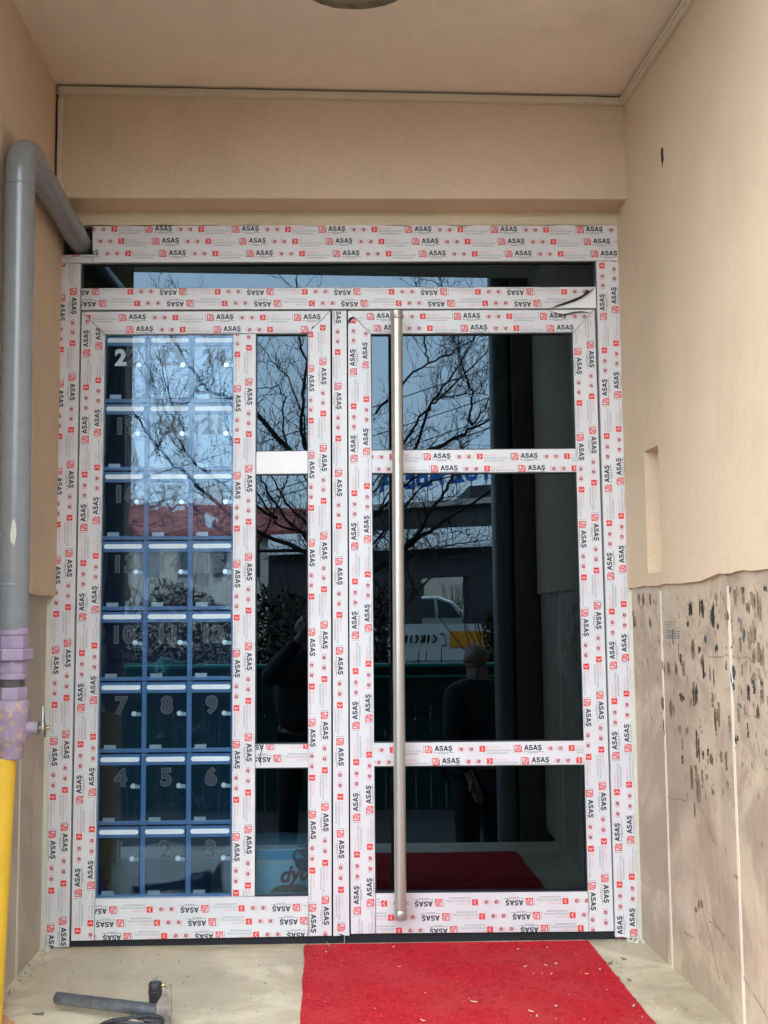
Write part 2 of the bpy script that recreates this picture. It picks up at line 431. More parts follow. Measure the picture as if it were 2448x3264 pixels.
LIMBS = {
'A': [(0.55, -8.08, 2.15), (0.84, -8.12, 2.48), (1.12, -8.15, 2.72), (1.43, -8.19, 2.87), (1.61, -8.23, 2.98), (1.77, -8.26, 3.16)] ,
'A2': [(1.11, -7.99, 2.68), (1.08, -7.98, 2.8), (1.08, -7.97, 2.97), (1.04, -7.96, 3.29), (1.02, -7.96, 3.59)] ,
'B': [(0.96, -8.04, 1.75), (1.1, -8.05, 2.15), (1.19, -8.07, 2.33), (1.34, -8.08, 2.52), (1.49, -8.1, 2.73), (1.62, -8.11, 2.99), (1.7, -8.13, 3.33)] ,
'C': [(0.82, -7.97, 1.79), (1.07, -7.95, 2.18), (1.25, -7.94, 2.32), (1.53, -7.93, 2.59), (1.79, -7.91, 2.81), (2.01, -7.9, 2.92)] ,
'D': [(1.57, -7.96, 2.0), (1.54, -7.95, 2.05), (1.56, -7.94, 2.36), (1.51, -7.92, 2.5), (1.42, -7.91, 2.75), (1.37, -7.9, 2.95), (1.28, -7.89, 3.37), (1.23, -7.87, 3.61)] ,
'E': [(0.88, -8.13, 1.57), (1.12, -8.19, 1.77), (1.42, -8.25, 1.92), (1.62, -8.31, 2.03), (1.85, -8.37, 2.14), (2.14, -8.43, 2.22)] ,
'F': [(1.59, -8.15, 2.04), (1.74, -8.26, 2.21), (1.86, -8.37, 2.45), (1.95, -8.49, 2.75)] ,
'G': [(1.17, -7.9, 2.27), (1.32, -7.84, 2.28), (1.4, -7.78, 2.3), (1.61, -7.72, 2.29), (1.74, -7.66, 2.25)] ,
'I': [(0.48, -8.07, 0.44), (0.85, -8.1, 0.71), (0.96, -8.12, 0.82), (1.07, -8.14, 1.02), (1.24, -8.17, 1.25), (1.36, -8.19, 1.45), (1.44, -8.22, 1.6), (1.49, -8.24, 1.83)] ,
'J': [(0.48, -8.08, 0.46), (0.85, -8.11, 0.72), (1.11, -8.14, 0.89), (1.3, -8.17, 1.02), (1.59, -8.2, 1.19), (1.85, -8.23, 1.38), (2.04, -8.27, 1.48)] ,
'K': [(0.28, -7.85, 1.0), (0.49, -7.76, 1.24), (0.61, -7.68, 1.42), (0.7, -7.59, 1.64), (0.91, -7.5, 1.86)] ,
'K2': [(0.48, -8.01, 1.02), (0.84, -8.01, 1.37), (1.01, -8.02, 1.49), (1.27, -8.02, 1.68), (1.52, -8.03, 1.8)] ,
'K3': [(0.47, -7.9, 0.72), (0.83, -7.85, 1.12), (0.95, -7.8, 1.26), (1.08, -7.76, 1.37), (1.33, -7.71, 1.43), (1.61, -7.66, 1.5)] ,
'L': [(0.47, -8.01, 0.46), (0.84, -8.01, 0.6), (1.05, -8.01, 0.69), (1.28, -8.02, 0.73), (1.52, -8.02, 0.76), (1.67, -8.02, 0.79)] ,
'A0': [(0.19, -7.96, 1.7), (0.36, -7.91, 1.91), (0.54, -7.86, 2.11)] ,
'B0': [(0.58, -8.1, 1.12), (0.79, -8.23, 1.48), (0.98, -8.35, 1.8)] ,
'C0': [(0.38, -7.96, 1.21), (0.62, -7.91, 1.54), (0.82, -7.87, 1.77)] ,
'N': [(-0.01, -7.89, 0.62), (-0.18, -7.84, 0.78), (-0.36, -7.79, 0.97), (-0.56, -7.74, 1.23), (-0.66, -7.68, 1.44), (-0.69, -7.63, 1.56)] ,
'O': [(-0.01, -7.99, 0.73), (-0.18, -7.99, 0.93), (-0.41, -7.98, 1.2), (-0.56, -7.98, 1.48), (-0.64, -7.98, 1.7)] ,
'P': [(0.01, -7.93, 0.63), (-0.18, -7.89, 0.83), (-0.5, -7.84, 0.95), (-0.7, -7.8, 1.29), (-0.77, -7.76, 1.43)] ,
'Q': [(-0.7, -7.95, 0.73), (-0.51, -7.91, 1.14), (-0.38, -7.87, 1.47), (-0.29, -7.83, 1.68)] ,
'T': [(-0.18, -8.13, 1.72), (-0.23, -8.21, 2.15), (-0.38, -8.28, 2.57), (-0.58, -8.36, 2.79), (-0.74, -8.44, 3.04)] ,
'U': [(-0.01, -7.92, 0.72), (-0.05, -7.9, 1.2), (-0.2, -7.87, 1.72), (-0.24, -7.85, 1.98), (-0.22, -7.82, 2.34), (-0.19, -7.79, 2.66), (-0.26, -7.77, 2.92), (-0.29, -7.74, 3.52)] ,
'V': [(-0.1, -7.97, 1.21), (-0.34, -7.96, 1.73), (-0.54, -7.94, 1.93), (-0.71, -7.92, 2.15), (-0.87, -7.91, 2.33)] ,
'W': [(-0.4, -8.06, 1.81), (-0.45, -8.09, 2.02), (-0.42, -8.12, 2.33), (-0.5, -8.14, 2.46), (-0.72, -8.17, 2.44), (-0.85, -8.2, 2.49)] ,
'a': [(-1.73, -8.14, 1.93), (-1.79, -8.22, 2.29), (-1.9, -8.3, 2.67), (-2.06, -8.39, 3.0), (-2.14, -8.47, 3.32)] ,
'b': [(-1.45, -7.89, 1.84), (-1.58, -7.83, 2.23), (-1.67, -7.76, 2.5), (-1.72, -7.7, 2.83), (-1.71, -7.63, 3.29)] ,
'c': [(-0.3, -8.01, 1.66), (-0.69, -8.01, 2.1), (-0.97, -8.01, 2.29), (-1.19, -8.02, 2.36), (-1.38, -8.02, 2.59), (-1.58, -8.02, 2.9), (-1.72, -8.03, 3.15)] ,
'd': [(-1.19, -7.93, 2.37), (-1.17, -7.88, 2.56), (-1.23, -7.83, 2.86), (-1.25, -7.78, 3.14)] ,
'e': [(-0.11, -7.89, 0.62), (-0.68, -7.85, 0.86), (-0.95, -7.81, 1.04), (-1.29, -7.77, 1.34), (-1.55, -7.73, 1.55), (-1.76, -7.7, 1.79), (-1.94, -7.66, 2.08), (-2.03, -7.62, 2.27)] ,
'f': [(-0.49, -7.94, 1.02), (-0.97, -7.91, 1.3), (-1.34, -7.88, 1.58), (-1.54, -7.85, 1.88), (-1.65, -7.82, 2.13), (-1.73, -7.79, 2.35)] ,
'g': [(-0.68, -7.87, 0.68), (-1.18, -7.82, 0.96), (-1.33, -7.78, 1.12), (-1.44, -7.73, 1.19), (-1.6, -7.68, 1.19), (-1.77, -7.63, 1.15), (-1.87, -7.58, 1.08)] ,
'h': [(-1.86, -8.03, 1.67), (-1.76, -8.05, 1.79), (-1.64, -8.07, 1.97), (-1.57, -8.09, 2.17), (-1.38, -8.11, 2.37)] ,
'i': [(-0.78, -7.91, 1.21), (-0.96, -7.84, 1.78), (-1.06, -7.77, 2.25), (-1.1, -7.7, 2.72)] ,
'tr': [(-0.07, -8.0, -1.46), (-0.04, -8.0, -0.42), (-0.01, -8.0, 0.39), (0.0, -8.0, 0.68)] ,
}
MARKS = [(-0.544, 0.015, 0.029, 0.043, 'k'), (-0.517, -0.028, 0.018, 0.017, 'k'), (-0.626, 0.013, 0.031, 0.047, 'k'), (-0.705, -0.002, 0.033, 0.068, 'k'), (-0.741, -0.033, 0.018, 0.018, 'k'), (-0.554, -0.101, 0.026, 0.062, 'b'), (-0.604, -0.1, 0.02, 0.019, 'k'), (-0.621, -0.141, 0.022, 0.061, 'k'), (-0.632, -0.168, 0.019, 0.023, 'u'), (-0.65, -0.071, 0.017, 0.028, 'u'), (-0.728, -0.091, 0.026, 0.027, 'k'), (-0.473, -0.152, 0.025, 0.069, 'b'), (-0.41, -0.16, 0.019, 0.045, 'b'), (-0.344, -0.163, 0.023, 0.041, 'b'), (-0.297, -0.16, 0.024, 0.046, 'b'), (-0.674, -0.161, 0.008, 0.041, 'b'), (-0.7, -0.169, 0.012, 0.05, 'b'), (-0.558, -0.224, 0.035, 0.067, 'k'), (-0.711, -0.276, 0.037, 0.068, 'o'), (-0.451, -0.241, 0.034, 0.025, 'k'), (-0.282, -0.268, 0.021, 0.047, 'b'), (-0.361, -0.277, 0.042, 0.056, 'b'), (-0.287, -0.344, 0.024, 0.047, 'b'), (-0.422, -0.335, 0.025, 0.025, 'b'), (-0.481, -0.334, 0.021, 0.024, 'b'), (-0.564, -0.365, 0.026, 0.081, 'k'), (-0.66, -0.388, 0.03, 0.032, 'b'), (-0.507, -0.459, 0.021, 0.068, 'b'), (-0.555, -0.49, 0.037, 0.057, 'b'), (-0.547, -0.458, 0.029, 0.029, 'b'), (-0.623, -0.443, 0.019, 0.019, 'b'), (-0.667, -0.473, 0.021, 0.028, 'b'), (-0.521, -0.542, 0.012, 0.058, 'b'), (-0.031, -0.028, 0.028, 0.039, 'b'), (-0.184, -0.027, 0.026, 0.037, 'b'), (0.001, 0.05, 0.02, 0.045, 'b'), (-0.079, 0.049, 0.019, 0.038, 'b'), (-0.126, 0.043, 0.019, 0.043, 'b'), (-0.192, 0.047, 0.015, 0.037, 'b'), (-0.814, -0.002, 0.017, 0.044, 'b'), (-0.833, 0.059, 0.02, 0.026, 'b'), (-0.914, 0.034, 0.016, 0.025, 'b'), (-0.882, -0.019, 0.014, 0.03, 'p'), (-0.91, -0.057, 0.016, 0.034, 'u'), (-0.941, 0.015, 0.023, 0.033, 'b'), (-0.976, 0.027, 0.02, 0.037, 'b'), (-1.008, 0.018, 0.021, 0.073, 'b'), (-0.974, -0.047, 0.022, 0.05, 'b'), (-0.829, -0.153, 0.029, 0.048, 'u'), (-0.831, -0.188, 0.019, 0.022, 'u'), (-0.95, -0.164, 0.016, 0.021, 'u'), (-0.924, -0.194, 0.018, 0.038, 'k'), (-1.004, -0.169, 0.017, 0.02, 'k'), (-1.005, -0.197, 0.017, 0.029, 'k'), (-0.967, -0.105, 0.02, 0.037, 'b'), (-1.011, -0.104, 0.021, 0.045, 'b'), (-1.065, -0.141, 0.014, 0.024, 'u'), (-1.072, -0.125, 0.01, 0.024, 'b'), (-0.866, -0.23, 0.019, 0.013, 't'), (-0.975, -0.24, 0.017, 0.037, 'k'), (-0.841, -0.319, 0.024, 0.026, 'k'), (-0.83, -0.089, 0.012, 0.013, 'k'), (-0.365, -0.049, 0.112, 0.056, 's'), (-0.396, -0.061, 0.125, 0.025, 'u2'), (-1.045, 0.06, 0.021, 0.02, 'k'), (-1.096, 0.01, 0.014, 0.028, 'b'), (-1.093, -0.018, 0.014, 0.016, 'b'), (-0.87, -0.379, 0.012, 0.013, 'b'), (-1.013, -0.332, 0.009, 0.02, 'b'), (-0.528, -0.801, 0.02, 0.029, 'o'), (-0.504, -0.823, 0.012, 0.015, 'o'), (-0.55, -0.796, 0.012, 0.024, 'o'), (-0.798, -0.665, 0.02, 0.018, 'b'), (-0.421, -0.91, 0.04, 0.005, 'b'), (-0.014, -0.0, 0.016, 0.022, 'b')]
CRACKS = [[(-0.552, -0.513), (-0.61, -0.567), (-0.647, -0.596), (-0.678, -0.612)], [(-0.665, -0.116), (-0.758, -0.115), (-0.797, -0.107), (-0.881, -0.113), (-0.928, -0.107), (-0.971, -0.122)], [(-0.883, -0.04), (-0.933, -0.061), (-0.977, -0.072)], [(-0.88, -0.235), (-0.924, -0.252), (-0.991, -0.247)], [(-1.0, -0.362), (-1.04, -0.376), (-1.053, -0.394)], [(-0.973, -0.313), (-1.014, -0.281), (-1.023, -0.296)], [(-0.602, -0.825), (-0.681, -0.831), (-0.705, -0.846)], [(-0.285, -0.546), (-0.318, -0.548), (-0.462, -0.532)], [(-0.605, -0.803), (-0.647, -0.819), (-0.697, -0.831), (-0.761, -0.856)], [(-0.565, -0.831), (-0.599, -0.855), (-0.614, -0.88), (-0.628, -0.914), (-0.651, -0.948), (-0.662, -0.965)], [(-0.651, -0.942), (-0.694, -0.941), (-0.709, -0.956)], [(-0.412, -0.909), (-0.463, -0.904), (-0.492, -0.903)], [(-0.819, -0.902), (-0.876, -0.927), (-0.932, -0.946), (-0.972, -0.963)], [(-0.513, -0.881), (-0.531, -0.895)]]

# ================================================================== STRUCTURE
ZF = -1.044                 # landing floor
ZG = -1.80                  # street level
def ceil_z(x): return 1.735 - .0165 * (x - .06)
def wr(y): return 1.001 - .032 * y      # right plaster face (y negative)
def wrm(y): return 1.013 - .034 * y     # right marble face

def tilt(bm):
    for v in bm.verts: v.co.z += -.0165 * (v.co.x - .06)

# ground
bm = bmesh.new(); box(bm, (-150, -250, ZG - .3), (150, -2.9, ZG)); fin('ground', bm, M['ground'])['kind'] = 'structure'
boxes('pavement', [((-30, -6.9, ZG + .001), (30, -2.75, ZG + .02))], M['concrete'])['kind'] = 'structure'
boxes('road', [((-150, -60, ZG), (150, -19.0, -1.00))], M['ground'])['kind'] = 'structure'
# landing
boxes('floor', [((-1.6, -1.55, -1.6), (1.7, 3.2, ZF))], M['marble_f'])['kind'] = 'structure'
st = empty('entrance_steps', (0, -1.55, ZG)); st['kind'] = 'structure'
for i in range(4):
    boxes('step', [((-1.9, -1.552 - .3*(i+1), ZG - .1), (2.0, -1.552 - .3*i, ZF - .151*(i+1)))], M['concrete'], st, bevel=.006)

# ceiling with its round hole
def ceiling():
    bm = bmesh.new()
    cx, cy, r = .087, -.785, .163
    n = 64
    x0, x1, y0, y1 = -1.0, 1.25, -1.87, .02
    random.seed(5)
    inner, outer = [], []
    for k in range(n):
        a = 2*math.pi*k/n
        rr = r * (1 + random.uniform(-.012, .012) + .012*math.sin(3*a))
        inner.append(bm.verts.new((cx + rr*math.cos(a), cy + rr*math.sin(a), 1.736)))
        dx, dy = math.cos(a), math.sin(a)
        ts = []
        if dx > 1e-6: ts.append((x1-cx)/dx)
        if dx < -1e-6: ts.append((x0-cx)/dx)
        if dy > 1e-6: ts.append((y1-cy)/dy)
        if dy < -1e-6: ts.append((y0-cy)/dy)
        tt = min(ts)
        outer.append(bm.verts.new((cx+dx*tt, cy+dy*tt, 1.736)))
    cor = [bm.verts.new((x, y, 1.736)) for x, y in ((x1, y1), (x0, y1), (x0, y0), (x1, y0))]
    for k in range(n):
        j = (k+1) % n
        bm.faces.new((inner[j], inner[k], outer[k], outer[j]))
        a, b = outer[k].co, outer[j].co
        for c_ in cor:
            if (abs(a.x-c_.co.x) < 1e-5 and abs(b.y-c_.co.y) < 1e-5) or (abs(a.y-c_.co.y) < 1e-5 and abs(b.x-c_.co.x) < 1e-5):
                if abs(a.x-b.x) > 1e-5 and abs(a.y-b.y) > 1e-5:
                    bm.faces.new((outer[j], outer[k], c_))
    up = [bm.verts.new((v.co.x + random.uniform(-.004, .004), v.co.y + random.uniform(-.004, .004), 1.752)) for v in inner]
    sh = [bm.verts.new((cx + (.118+random.uniform(-.006, .008))*math.cos(2*math.pi*k/n), cy + (.118+random.uniform(-.006, .008))*math.sin(2*math.pi*k/n), 1.760+random.uniform(-.003, .003))) for k in range(n)]
    tp = [bm.verts.new((v.co.x, v.co.y, 1.86)) for v in sh]
    for A, B in ((inner, up), (up, sh), (sh, tp)):
        for k in range(n):
            j = (k+1) % n
            f = bm.faces.new((A[k], A[j], B[j], B[k])); f.material_index = 1
    f = bm.faces.new(tp); f.material_index = 1
    tilt(bm)
    bmesh.ops.recalc_face_normals(bm, faces=bm.faces)
    # soffit lies with its back against the slab
    o = fin('ceiling', bm, [M['ceil'], M['roughplaster']])
    o['kind'] = 'structure'
    bm = bmesh.new(); box(bm, (-1.4, -1.875, 1.90), (1.6, 3.2, 2.2))
    for a, b in (((-1.4, -1.875, 1.80), (1.6, -1.80, 1.895)),):
        box(bm, a, b)
    fin('concrete_slab', bm, M['facade'])['kind'] = 'structure'
ceiling()

# lintel beam
lb = empty('lintel_beam', (.06, -.06, 1.55))
tag(lb, 'beige painted lintel beam running across above the new door frame', 'beam')
bm = bmesh.new()
box(bm, (-.905, -.12, 1.368), (1.012, .03, 1.90))
fin('beam_face', bm, M['stucco'], lb, bevel=.004)
bm = bmesh.new()
n = 60
top, bot = [], []
random.seed(2)
for i in range(n+1):
    x = -.90 + 1.92*i/n
    top.append((x, 1.41)); bot.append((x, 1.318 + .006*(noise.noise((x*14, 1, 3)))))
prism(bm, top[::-1] + bot, -.004, .05)
fin('plaster_strip', bm, M['cream'], lb)

# cable trunking along ceiling edge
tr = empty('ceiling_trim', (.06, -.125, 1.71))
tag(tr, 'narrow cream plastic trim along the ceiling edge above the beam and down the left corner', 'trim')
def tboxes(name, lst, mat, bevel=.0015):
    bm = bmesh.new()
    for a, b in lst: box(bm, a, b)
    tilt(bm)
    return fin(name, bm, mat, tr, bevel=bevel)
tboxes('trim_strip', [((-.868, -.134, 1.703), (1.0, -.1205, 1.7285))], M['trim'])
tboxes('trim_lip', [((-.868, -.138, 1.7045), (.995, -.1345, 1.7215))], M['trim'], .001)
tboxes('shadow_gap', [((-.872, -.1225, 1.7290), (1.003, -.1206, 1.7355))], M['dark'], 0)
boxes('corner_strip', [((-.8705, -.132, 1.372), (-.853, -.1205, 1.702))], M['trim'], tr, bevel=.0015)
boxes('corner_gap', [((-.879, -.1216, 1.372), (-.871, -.1203, 1.72))], M['dark'], tr)
bm = bmesh.new()
for k, (zz, w, d) in enumerate(((1.706, .016, .012), (1.722, .010, .018))):
    y0, y1 = -.14, -1.86
    v = []
    for y in (y0, y1):
        for dx, dz in ((0, 0), (-d, 0), (-d, w), (0, w)):
            v.append(bm.verts.new((wr(y) + dx - .0004, y, zz - .009 + dz)))
    for f in ((0,1,2,3), (7,6,5,4), (0,4,5,1), (1,5,6,2), (2,6,7,3), (3,7,4,0)):
        bm.faces.new([v[i] for i in f])
tilt(bm); bmesh.ops.recalc_face_normals(bm, faces=bm.faces)
fin('side_strip', bm, M['trim'], tr, bevel=.001)

# right wall -------------------------------------------------------
rw = empty('side_wall', (1.02, -.9, ZF))
tag(rw, 'right-hand beige plaster wall with a narrow slot above stained marble slabs', 'wall')
def plaster_right():
    bm = bmesh.new()
    ys = [.05, -.03, -.08, -.13, -.17, -.214, -.25, -.30, -.352] + [-.352 - .04*i for i in range(1, 39)]
    zs = [None, .126, .51, 1.2, 1.80]
    slot = lambda y0, y1, k: (y0 <= -.2139 and y1 >= -.3521 and k == 1)
    V = {}
    for i, y in enumerate(ys):
        for k, z in enumerate(zs):
            if k == 0:
                z = .087 + .006*noise.noise((y*9, 0, 0)) + .004*noise.noise((y*40, 2, 0)) + (.016 if y < -.66 else 0)*min(1, (-.66-y)*8 if y < -.66 else 0)
                if -.24 > y > -.36: z += 0
            V[i, k] = bm.verts.new((wr(y) + (.0025*noise.noise((y*6, z*5, 0))), y, z))
    for i in range(len(ys)-1):
        for k in range(len(zs)-1):
            if slot(ys[i], ys[i+1], k): continue
            bm.faces.new((V[i,k], V[i,k+1], V[i+1,k+1], V[i+1,k]))
    # slot: pushed in
    ia, ib = ys.index(-.214), ys.index(-.352)
    loop = [V[i, 1] for i in range(ia, ib+1)] + [V[i, 2] for i in range(ib, ia-1, -1)]
    back = []
    for v in loop:
        back.append(bm.verts.new((v.co.x + .07, v.co.y, v.co.z - (.012 if v.co.z > .4 else -.006))))
    n = len(loop)
    for i in range(n):
        j = (i+1) % n
        bm.faces.new((loop[i], loop[j], back[j], back[i]))
    bm.faces.new(back)
    # bottom return
    low = [V[i, 0] for i in range(len(ys))]
    lb_ = [bm.verts.new((v.co.x + .06, v.co.y, v.co.z + .004)) for v in low]
    for i in range(len(low)-1):
        bm.faces.new((low[i], low[i+1], lb_[i+1], lb_[i]))
    bmesh.ops.recalc_face_normals(bm, faces=bm.faces)
    return bm
fin('plaster', plaster_right(), M['stucco'], rw)
# screw hole drawn as a near-black patch standing for the shade inside
bm = bmesh.new()
hp = [(-.468, 1.388), (-.474, 1.392), (-.482, 1.389), (-.486, 1.378), (-.484, 1.366), (-.488, 1.352), (-.480, 1.341), (-.474, 1.332), (-.470, 1.331), (-.472, 1.345), (-.466, 1.352), (-.468, 1.362), (-.464, 1.372)]
f = [bm.verts.new((wr(y) - .0012, y, z)) for y, z in hp]
b = [bm.verts.new((wr(y) + .01, y, z)) for y, z in hp]
bm.faces.new(f); 
for i in range(len(hp)): bm.faces.new((f[i], b[i], b[(i+1) % len(hp)], f[(i+1) % len(hp)]))
bmesh.ops.recalc_face_normals(bm, faces=bm.faces)
fin('painted_hole', bm, M['slot'], rw)
def slab_wall(root, edges, face, mat, sgn, ztop=.12):
    for i in range(len(edges)-1):
        ya, yb = edges[i] - .0055, edges[i+1] + .0055
        bm = bmesh.new()
        vs = []
        for y in (ya, yb):
            for d in (0, .03):
                for z in (ZF, ztop):
                    vs.append(bm.verts.new((face(y) + sgn*d, y, z)))
        for q in ((0,1,3,2), (4,6,7,5), (0,4,5,1), (2,3,7,6), (0,2,6,4), (1,5,7,3)):
            bm.faces.new([vs[k] for k in q])
        bmesh.ops.recalc_face_normals(bm, faces=bm.faces)
        fin('marble_slab', bm, mat, root, bevel=.0012)
    for i in range(1, len(edges)-1):
        y = edges[i]
        bm = bmesh.new()
        n = 40; A = []
        for k in range(n+1):
            z = ZF + (ztop - .05 - ZF)*k/n
            w = .0075 + .0014*noise.noise((z*12, y, 0))
            x = face(y) + sgn*(-.0012 + .0008*noise.noise((z*30, y, 2)))
            A.append([bm.verts.new((x, y + s*w, z)) for s in (-1, 1)] + [bm.verts.new((x + sgn*.02, y + s*w, z)) for s in (1, -1)])
        for k in range(n):
            for j in range(4):
                bm.faces.new((A[k][j], A[k][(j+1) % 4], A[k+1][(j+1) % 4], A[k+1][j]))
        bmesh.ops.recalc_face_normals(bm, faces=bm.faces)
        fin('grout_line', bm, M['grout'], root, smooth=True)
slab_wall(rw, [.03, -.290, -.818, -1.345, -1.87], wrm, M['marble_r'], 1)
# broken mortar line under the plaster
# glue and paint marks on the marble
GM = {'k': simple('mark_black', (.085, .072, .055), .8, var=.5, scale=50), 'b': simple('mark_brown', (.27, .20, .135), .85, var=.35, scale=60),
      'o': simple('mark_ochre', (.23, .15, .07), .85, var=.3, scale=60), 'u': simple('mark_blue', (.06, .115, .16), .8, var=.4, scale=60),
      'u2': simple('mark_blue_stamp', (.24, .26, .27), .8, var=.2, scale=60), 's': simple('mark_stamp_wash', (.37, .34, .28), .85, var=.15, scale=60),
      'p': simple('mark_violet', (.19, .15, .25), .8, var=.3), 't': simple('mark_teal', (.07, .2, .22), .8, var=.3), 'c': simple('vein_crack', (.26, .18, .12), .8, var=.3)}
def glue_marks():
    random.seed(11)
    keys = list(GM)
    bm = bmesh.new()
    def quad(y0, y1, z0, z1, mi, off):
        vs = [bm.verts.new((wrm(y) - off, y, z)) for y, z in ((y0, z0), (y0, z1), (y1, z1), (y1, z0))]
        f = bm.faces.new(vs); f.material_index = mi
    for (y, z, w, h, c) in MARKS:
        mi = keys.index(c)
        off = .0012
        if c in ('s', 'u2'):
            n = 7 if c == 's' else 4
            for k in range(n):
                zz = z - h/2 + h*(k+.5)/n
                hh = h/n*random.uniform(.18, .40) if c == 's' else h/n*.34
                y0 = y - w/2*random.uniform(.75, 1); y1 = y + w/2*random.uniform(.7, 1)
                ym = y0
                while ym < y1:
                    st_ = random.uniform(.01, .03)
                    quad(ym, min(ym+st_, y1), zz-hh*random.uniform(.7, 1.1), zz+hh*random.uniform(.7, 1.1), mi, off)
                    ym += st_ + random.uniform(0, .006)
            continue
        # a dab of old glue: a cluster of ragged vertical slivers
        ns = random.choice((2, 3, 3)) if w > .014 else 1
        for rep in range(ns):
            yc = y + ((rep + .5)/ns - .5)*w + random.uniform(-.1, .1)*w
            ww = w/ns*random.uniform(1.0, 1.75)
            for part in range(1 if h < .03 else random.choice((1, 2))):
                hh = h*random.uniform(.45, 1.05)
                zc = z + random.uniform(-.5, .5)*max(0, h-hh) + random.uniform(-.08, .08)*h
                n = 7; Lf, Rt = [], []
                for k in range(n+1):
                    q = k/n; zz = zc - hh/2 + hh*q + random.uniform(-.03, .03)*hh
                    e = .5*ww*(math.sin(math.pi*min(.96, max(.06, q)))**.4)
                    Lf.append((yc - e*random.uniform(.35, 1.15), zz)); Rt.append((yc + e*random.uniform(.35, 1.15), zz))
                for k in range(n):
                    vs = [bm.verts.new((wrm(p_[0]) - off, p_[0], p_[1])) for p_ in (Lf[k], Lf[k+1], Rt[k+1], Rt[k])]
                    f = bm.faces.new(vs); f.material_index = mi
    mi = keys.index('c')
    for cr in CRACKS:
        pts = []
        for i in range(len(cr)-1):
            (a0, b0), (a1, b1) = cr[i], cr[i+1]
            for k in range(6):
                t_ = k/6
                pts.append((a0+(a1-a0)*t_ + random.uniform(-.0025, .0025), b0+(b1-b0)*t_ + random.uniform(-.0025, .0025)))
        pts.append(cr[-1])
        pr = None
        for i, (y, z) in enumerate(pts):
            w = .0011*random.uniform(.2, 1.5)
            a_ = bm.verts.new((wrm(y) - .0011, y - w, z + w)); b_ = bm.verts.new((wrm(y) - .0011, y + w, z - w))
            if pr: f = bm.faces.new((pr[0], a_, b_, pr[1])); f.material_index = mi
            pr = (a_, b_)
    for i in range(60):
        y = random.uniform(-.84, -1.30) if i % 3 else random.uniform(-.33, -.80); z = random.uniform(-.30, .075) if i % 3 else random.uniform(-.50, .05)
        w = random.uniform(.008, .022); h = random.uniform(.018, .05)
        mi2 = keys.index(random.choice('bbbbkko'))
        n = 6; Lf, Rt = [], []
        for k in range(n+1):
            q = k/n; zz = z - h/2 + h*q + random.uniform(-.02, .02)*h
            Lf.append((y - w*random.uniform(.1, .6), zz)); Rt.append((y + w*random.uniform(.1, .6), zz))
        for k in range(n):
            f = bm.faces.new([bm.verts.new((wrm(p_[0]) - .0013, p_[0], p_[1])) for p_ in (Lf[k], Lf[k+1], Rt[k+1], Rt[k])]); f.material_index = mi2
    # many small chips and drips between the big ones
    for i in range(330):
        y = random.uniform(-.05, -1.12); z = .06 - abs(random.gauss(0, .26))
        if z < -1.0: continue
        w = random.uniform(.0015, .006); h = random.uniform(.004, .026)
        mi2 = keys.index(random.choice('bbbo'))
        n = 8
        cv = bm.verts.new((wrm(y) - .0010, y, z))
        pv = []
        for k in range(n):
            a = 2*math.pi*k/n
            yy = y + math.cos(a)*w*random.uniform(.3, .7); zz = z + math.sin(a)*h*random.uniform(.3, .6)
            pv.append(bm.verts.new((wrm(yy) - .0010, yy, zz)))
        for k in range(n):
            f = bm.faces.new((cv, pv[k], pv[(k+1) % n])); f.material_index = mi2
    bmesh.ops.solidify
    o = fin('glue_marks', bm, [GM[k] for k in keys], rw)
    o['kind'] = 'stuff'
glue_marks()
# wall core behind
boxes('wall_core', [((1.12, -1.95, ZG), (1.55, .06, 1.9)), ((.958, -2.15, ZG), (1.62, -1.876, 1.9))], M['facade'], rw)

# left wall --------------------------------------------------------
lw_ = empty('side_wall', (-.9, -.9, ZF))
tag(lw_, 'left-hand beige plaster wall behind the grey gas pipe, grey marble slabs below', 'wall')
bm = bmesh.new()
n = 50; A = []
for i in range(n+1):
    y = .05 - 1.405*i/n
    z0 = .072 + .005*noise.noise((y*11, 7, 0)) + .003*noise.noise((y*45, 2, 0))
    A.append([bm.verts.new((-.879, y, 1.8)), bm.verts.new((-.879, y, z0 + .012)), bm.verts.new((-.882, y, z0)), bm.verts.new((-.94, y, z0 + .004))])
for i in range(n):
    for k in range(3):
        bm.faces.new((A[i][k], A[i+1][k], A[i+1][k+1], A[i][k+1]))
bmesh.ops.recalc_face_normals(bm, faces=bm.faces)
fin('plaster', bm, M['stucco'], lw_)
slab_wall(lw_, [.03, -.288, -.815, -1.345], lambda y: -.9075 + .008*y*0, M['marble_l'], -1, .11)
boxes('wall_core', [((-1.4, -1.36, ZG), (-.945, .06, 1.9)), ((-.9449, -1.362, .075), (-.8795, -1.352, 1.9)), ((-.9449, -1.360, ZG), (-.909, -1.347, .0749))], M['facade'], lw_)

# filler between frame and walls
fl = empty('frame_filler', (.0, 0, ZF))
tag(fl, 'pale mortar filler packed between the door frame and the side walls', 'filler')
bm = bmesh.new()
def fillstrip(xa, xb, z0, z1, y0, wob):
    n = 60; P = []
    for k in range(n+1):
        z = z0 + (z1-z0)*k/n
        j = wob*noise.noise((z*18, xa*3, 0)); j2 = wob*.7*noise.noise((z*40, xb*3, 4))
        P.append([bm.verts.new((xa, .02, z)), bm.verts.new((xa, y0+j2, z)), bm.verts.new((xb+j, y0+j, z)), bm.verts.new((xb+j, .02, z))])
    for k in range(n):
        for m in range(3):
            bm.faces.new((P[k][m], P[k][m+1], P[k+1][m+1], P[k+1][m]))
fillstrip(-.9085, -.892, ZF, .09, -.006, .002)
fillstrip(-.892, -.889, .06, 1.19, -.005, .003)
bmesh.ops.recalc_face_normals(bm, faces=bm.faces)
fin('mortar', bm, M['filler'], fl)
bm = bmesh.new()
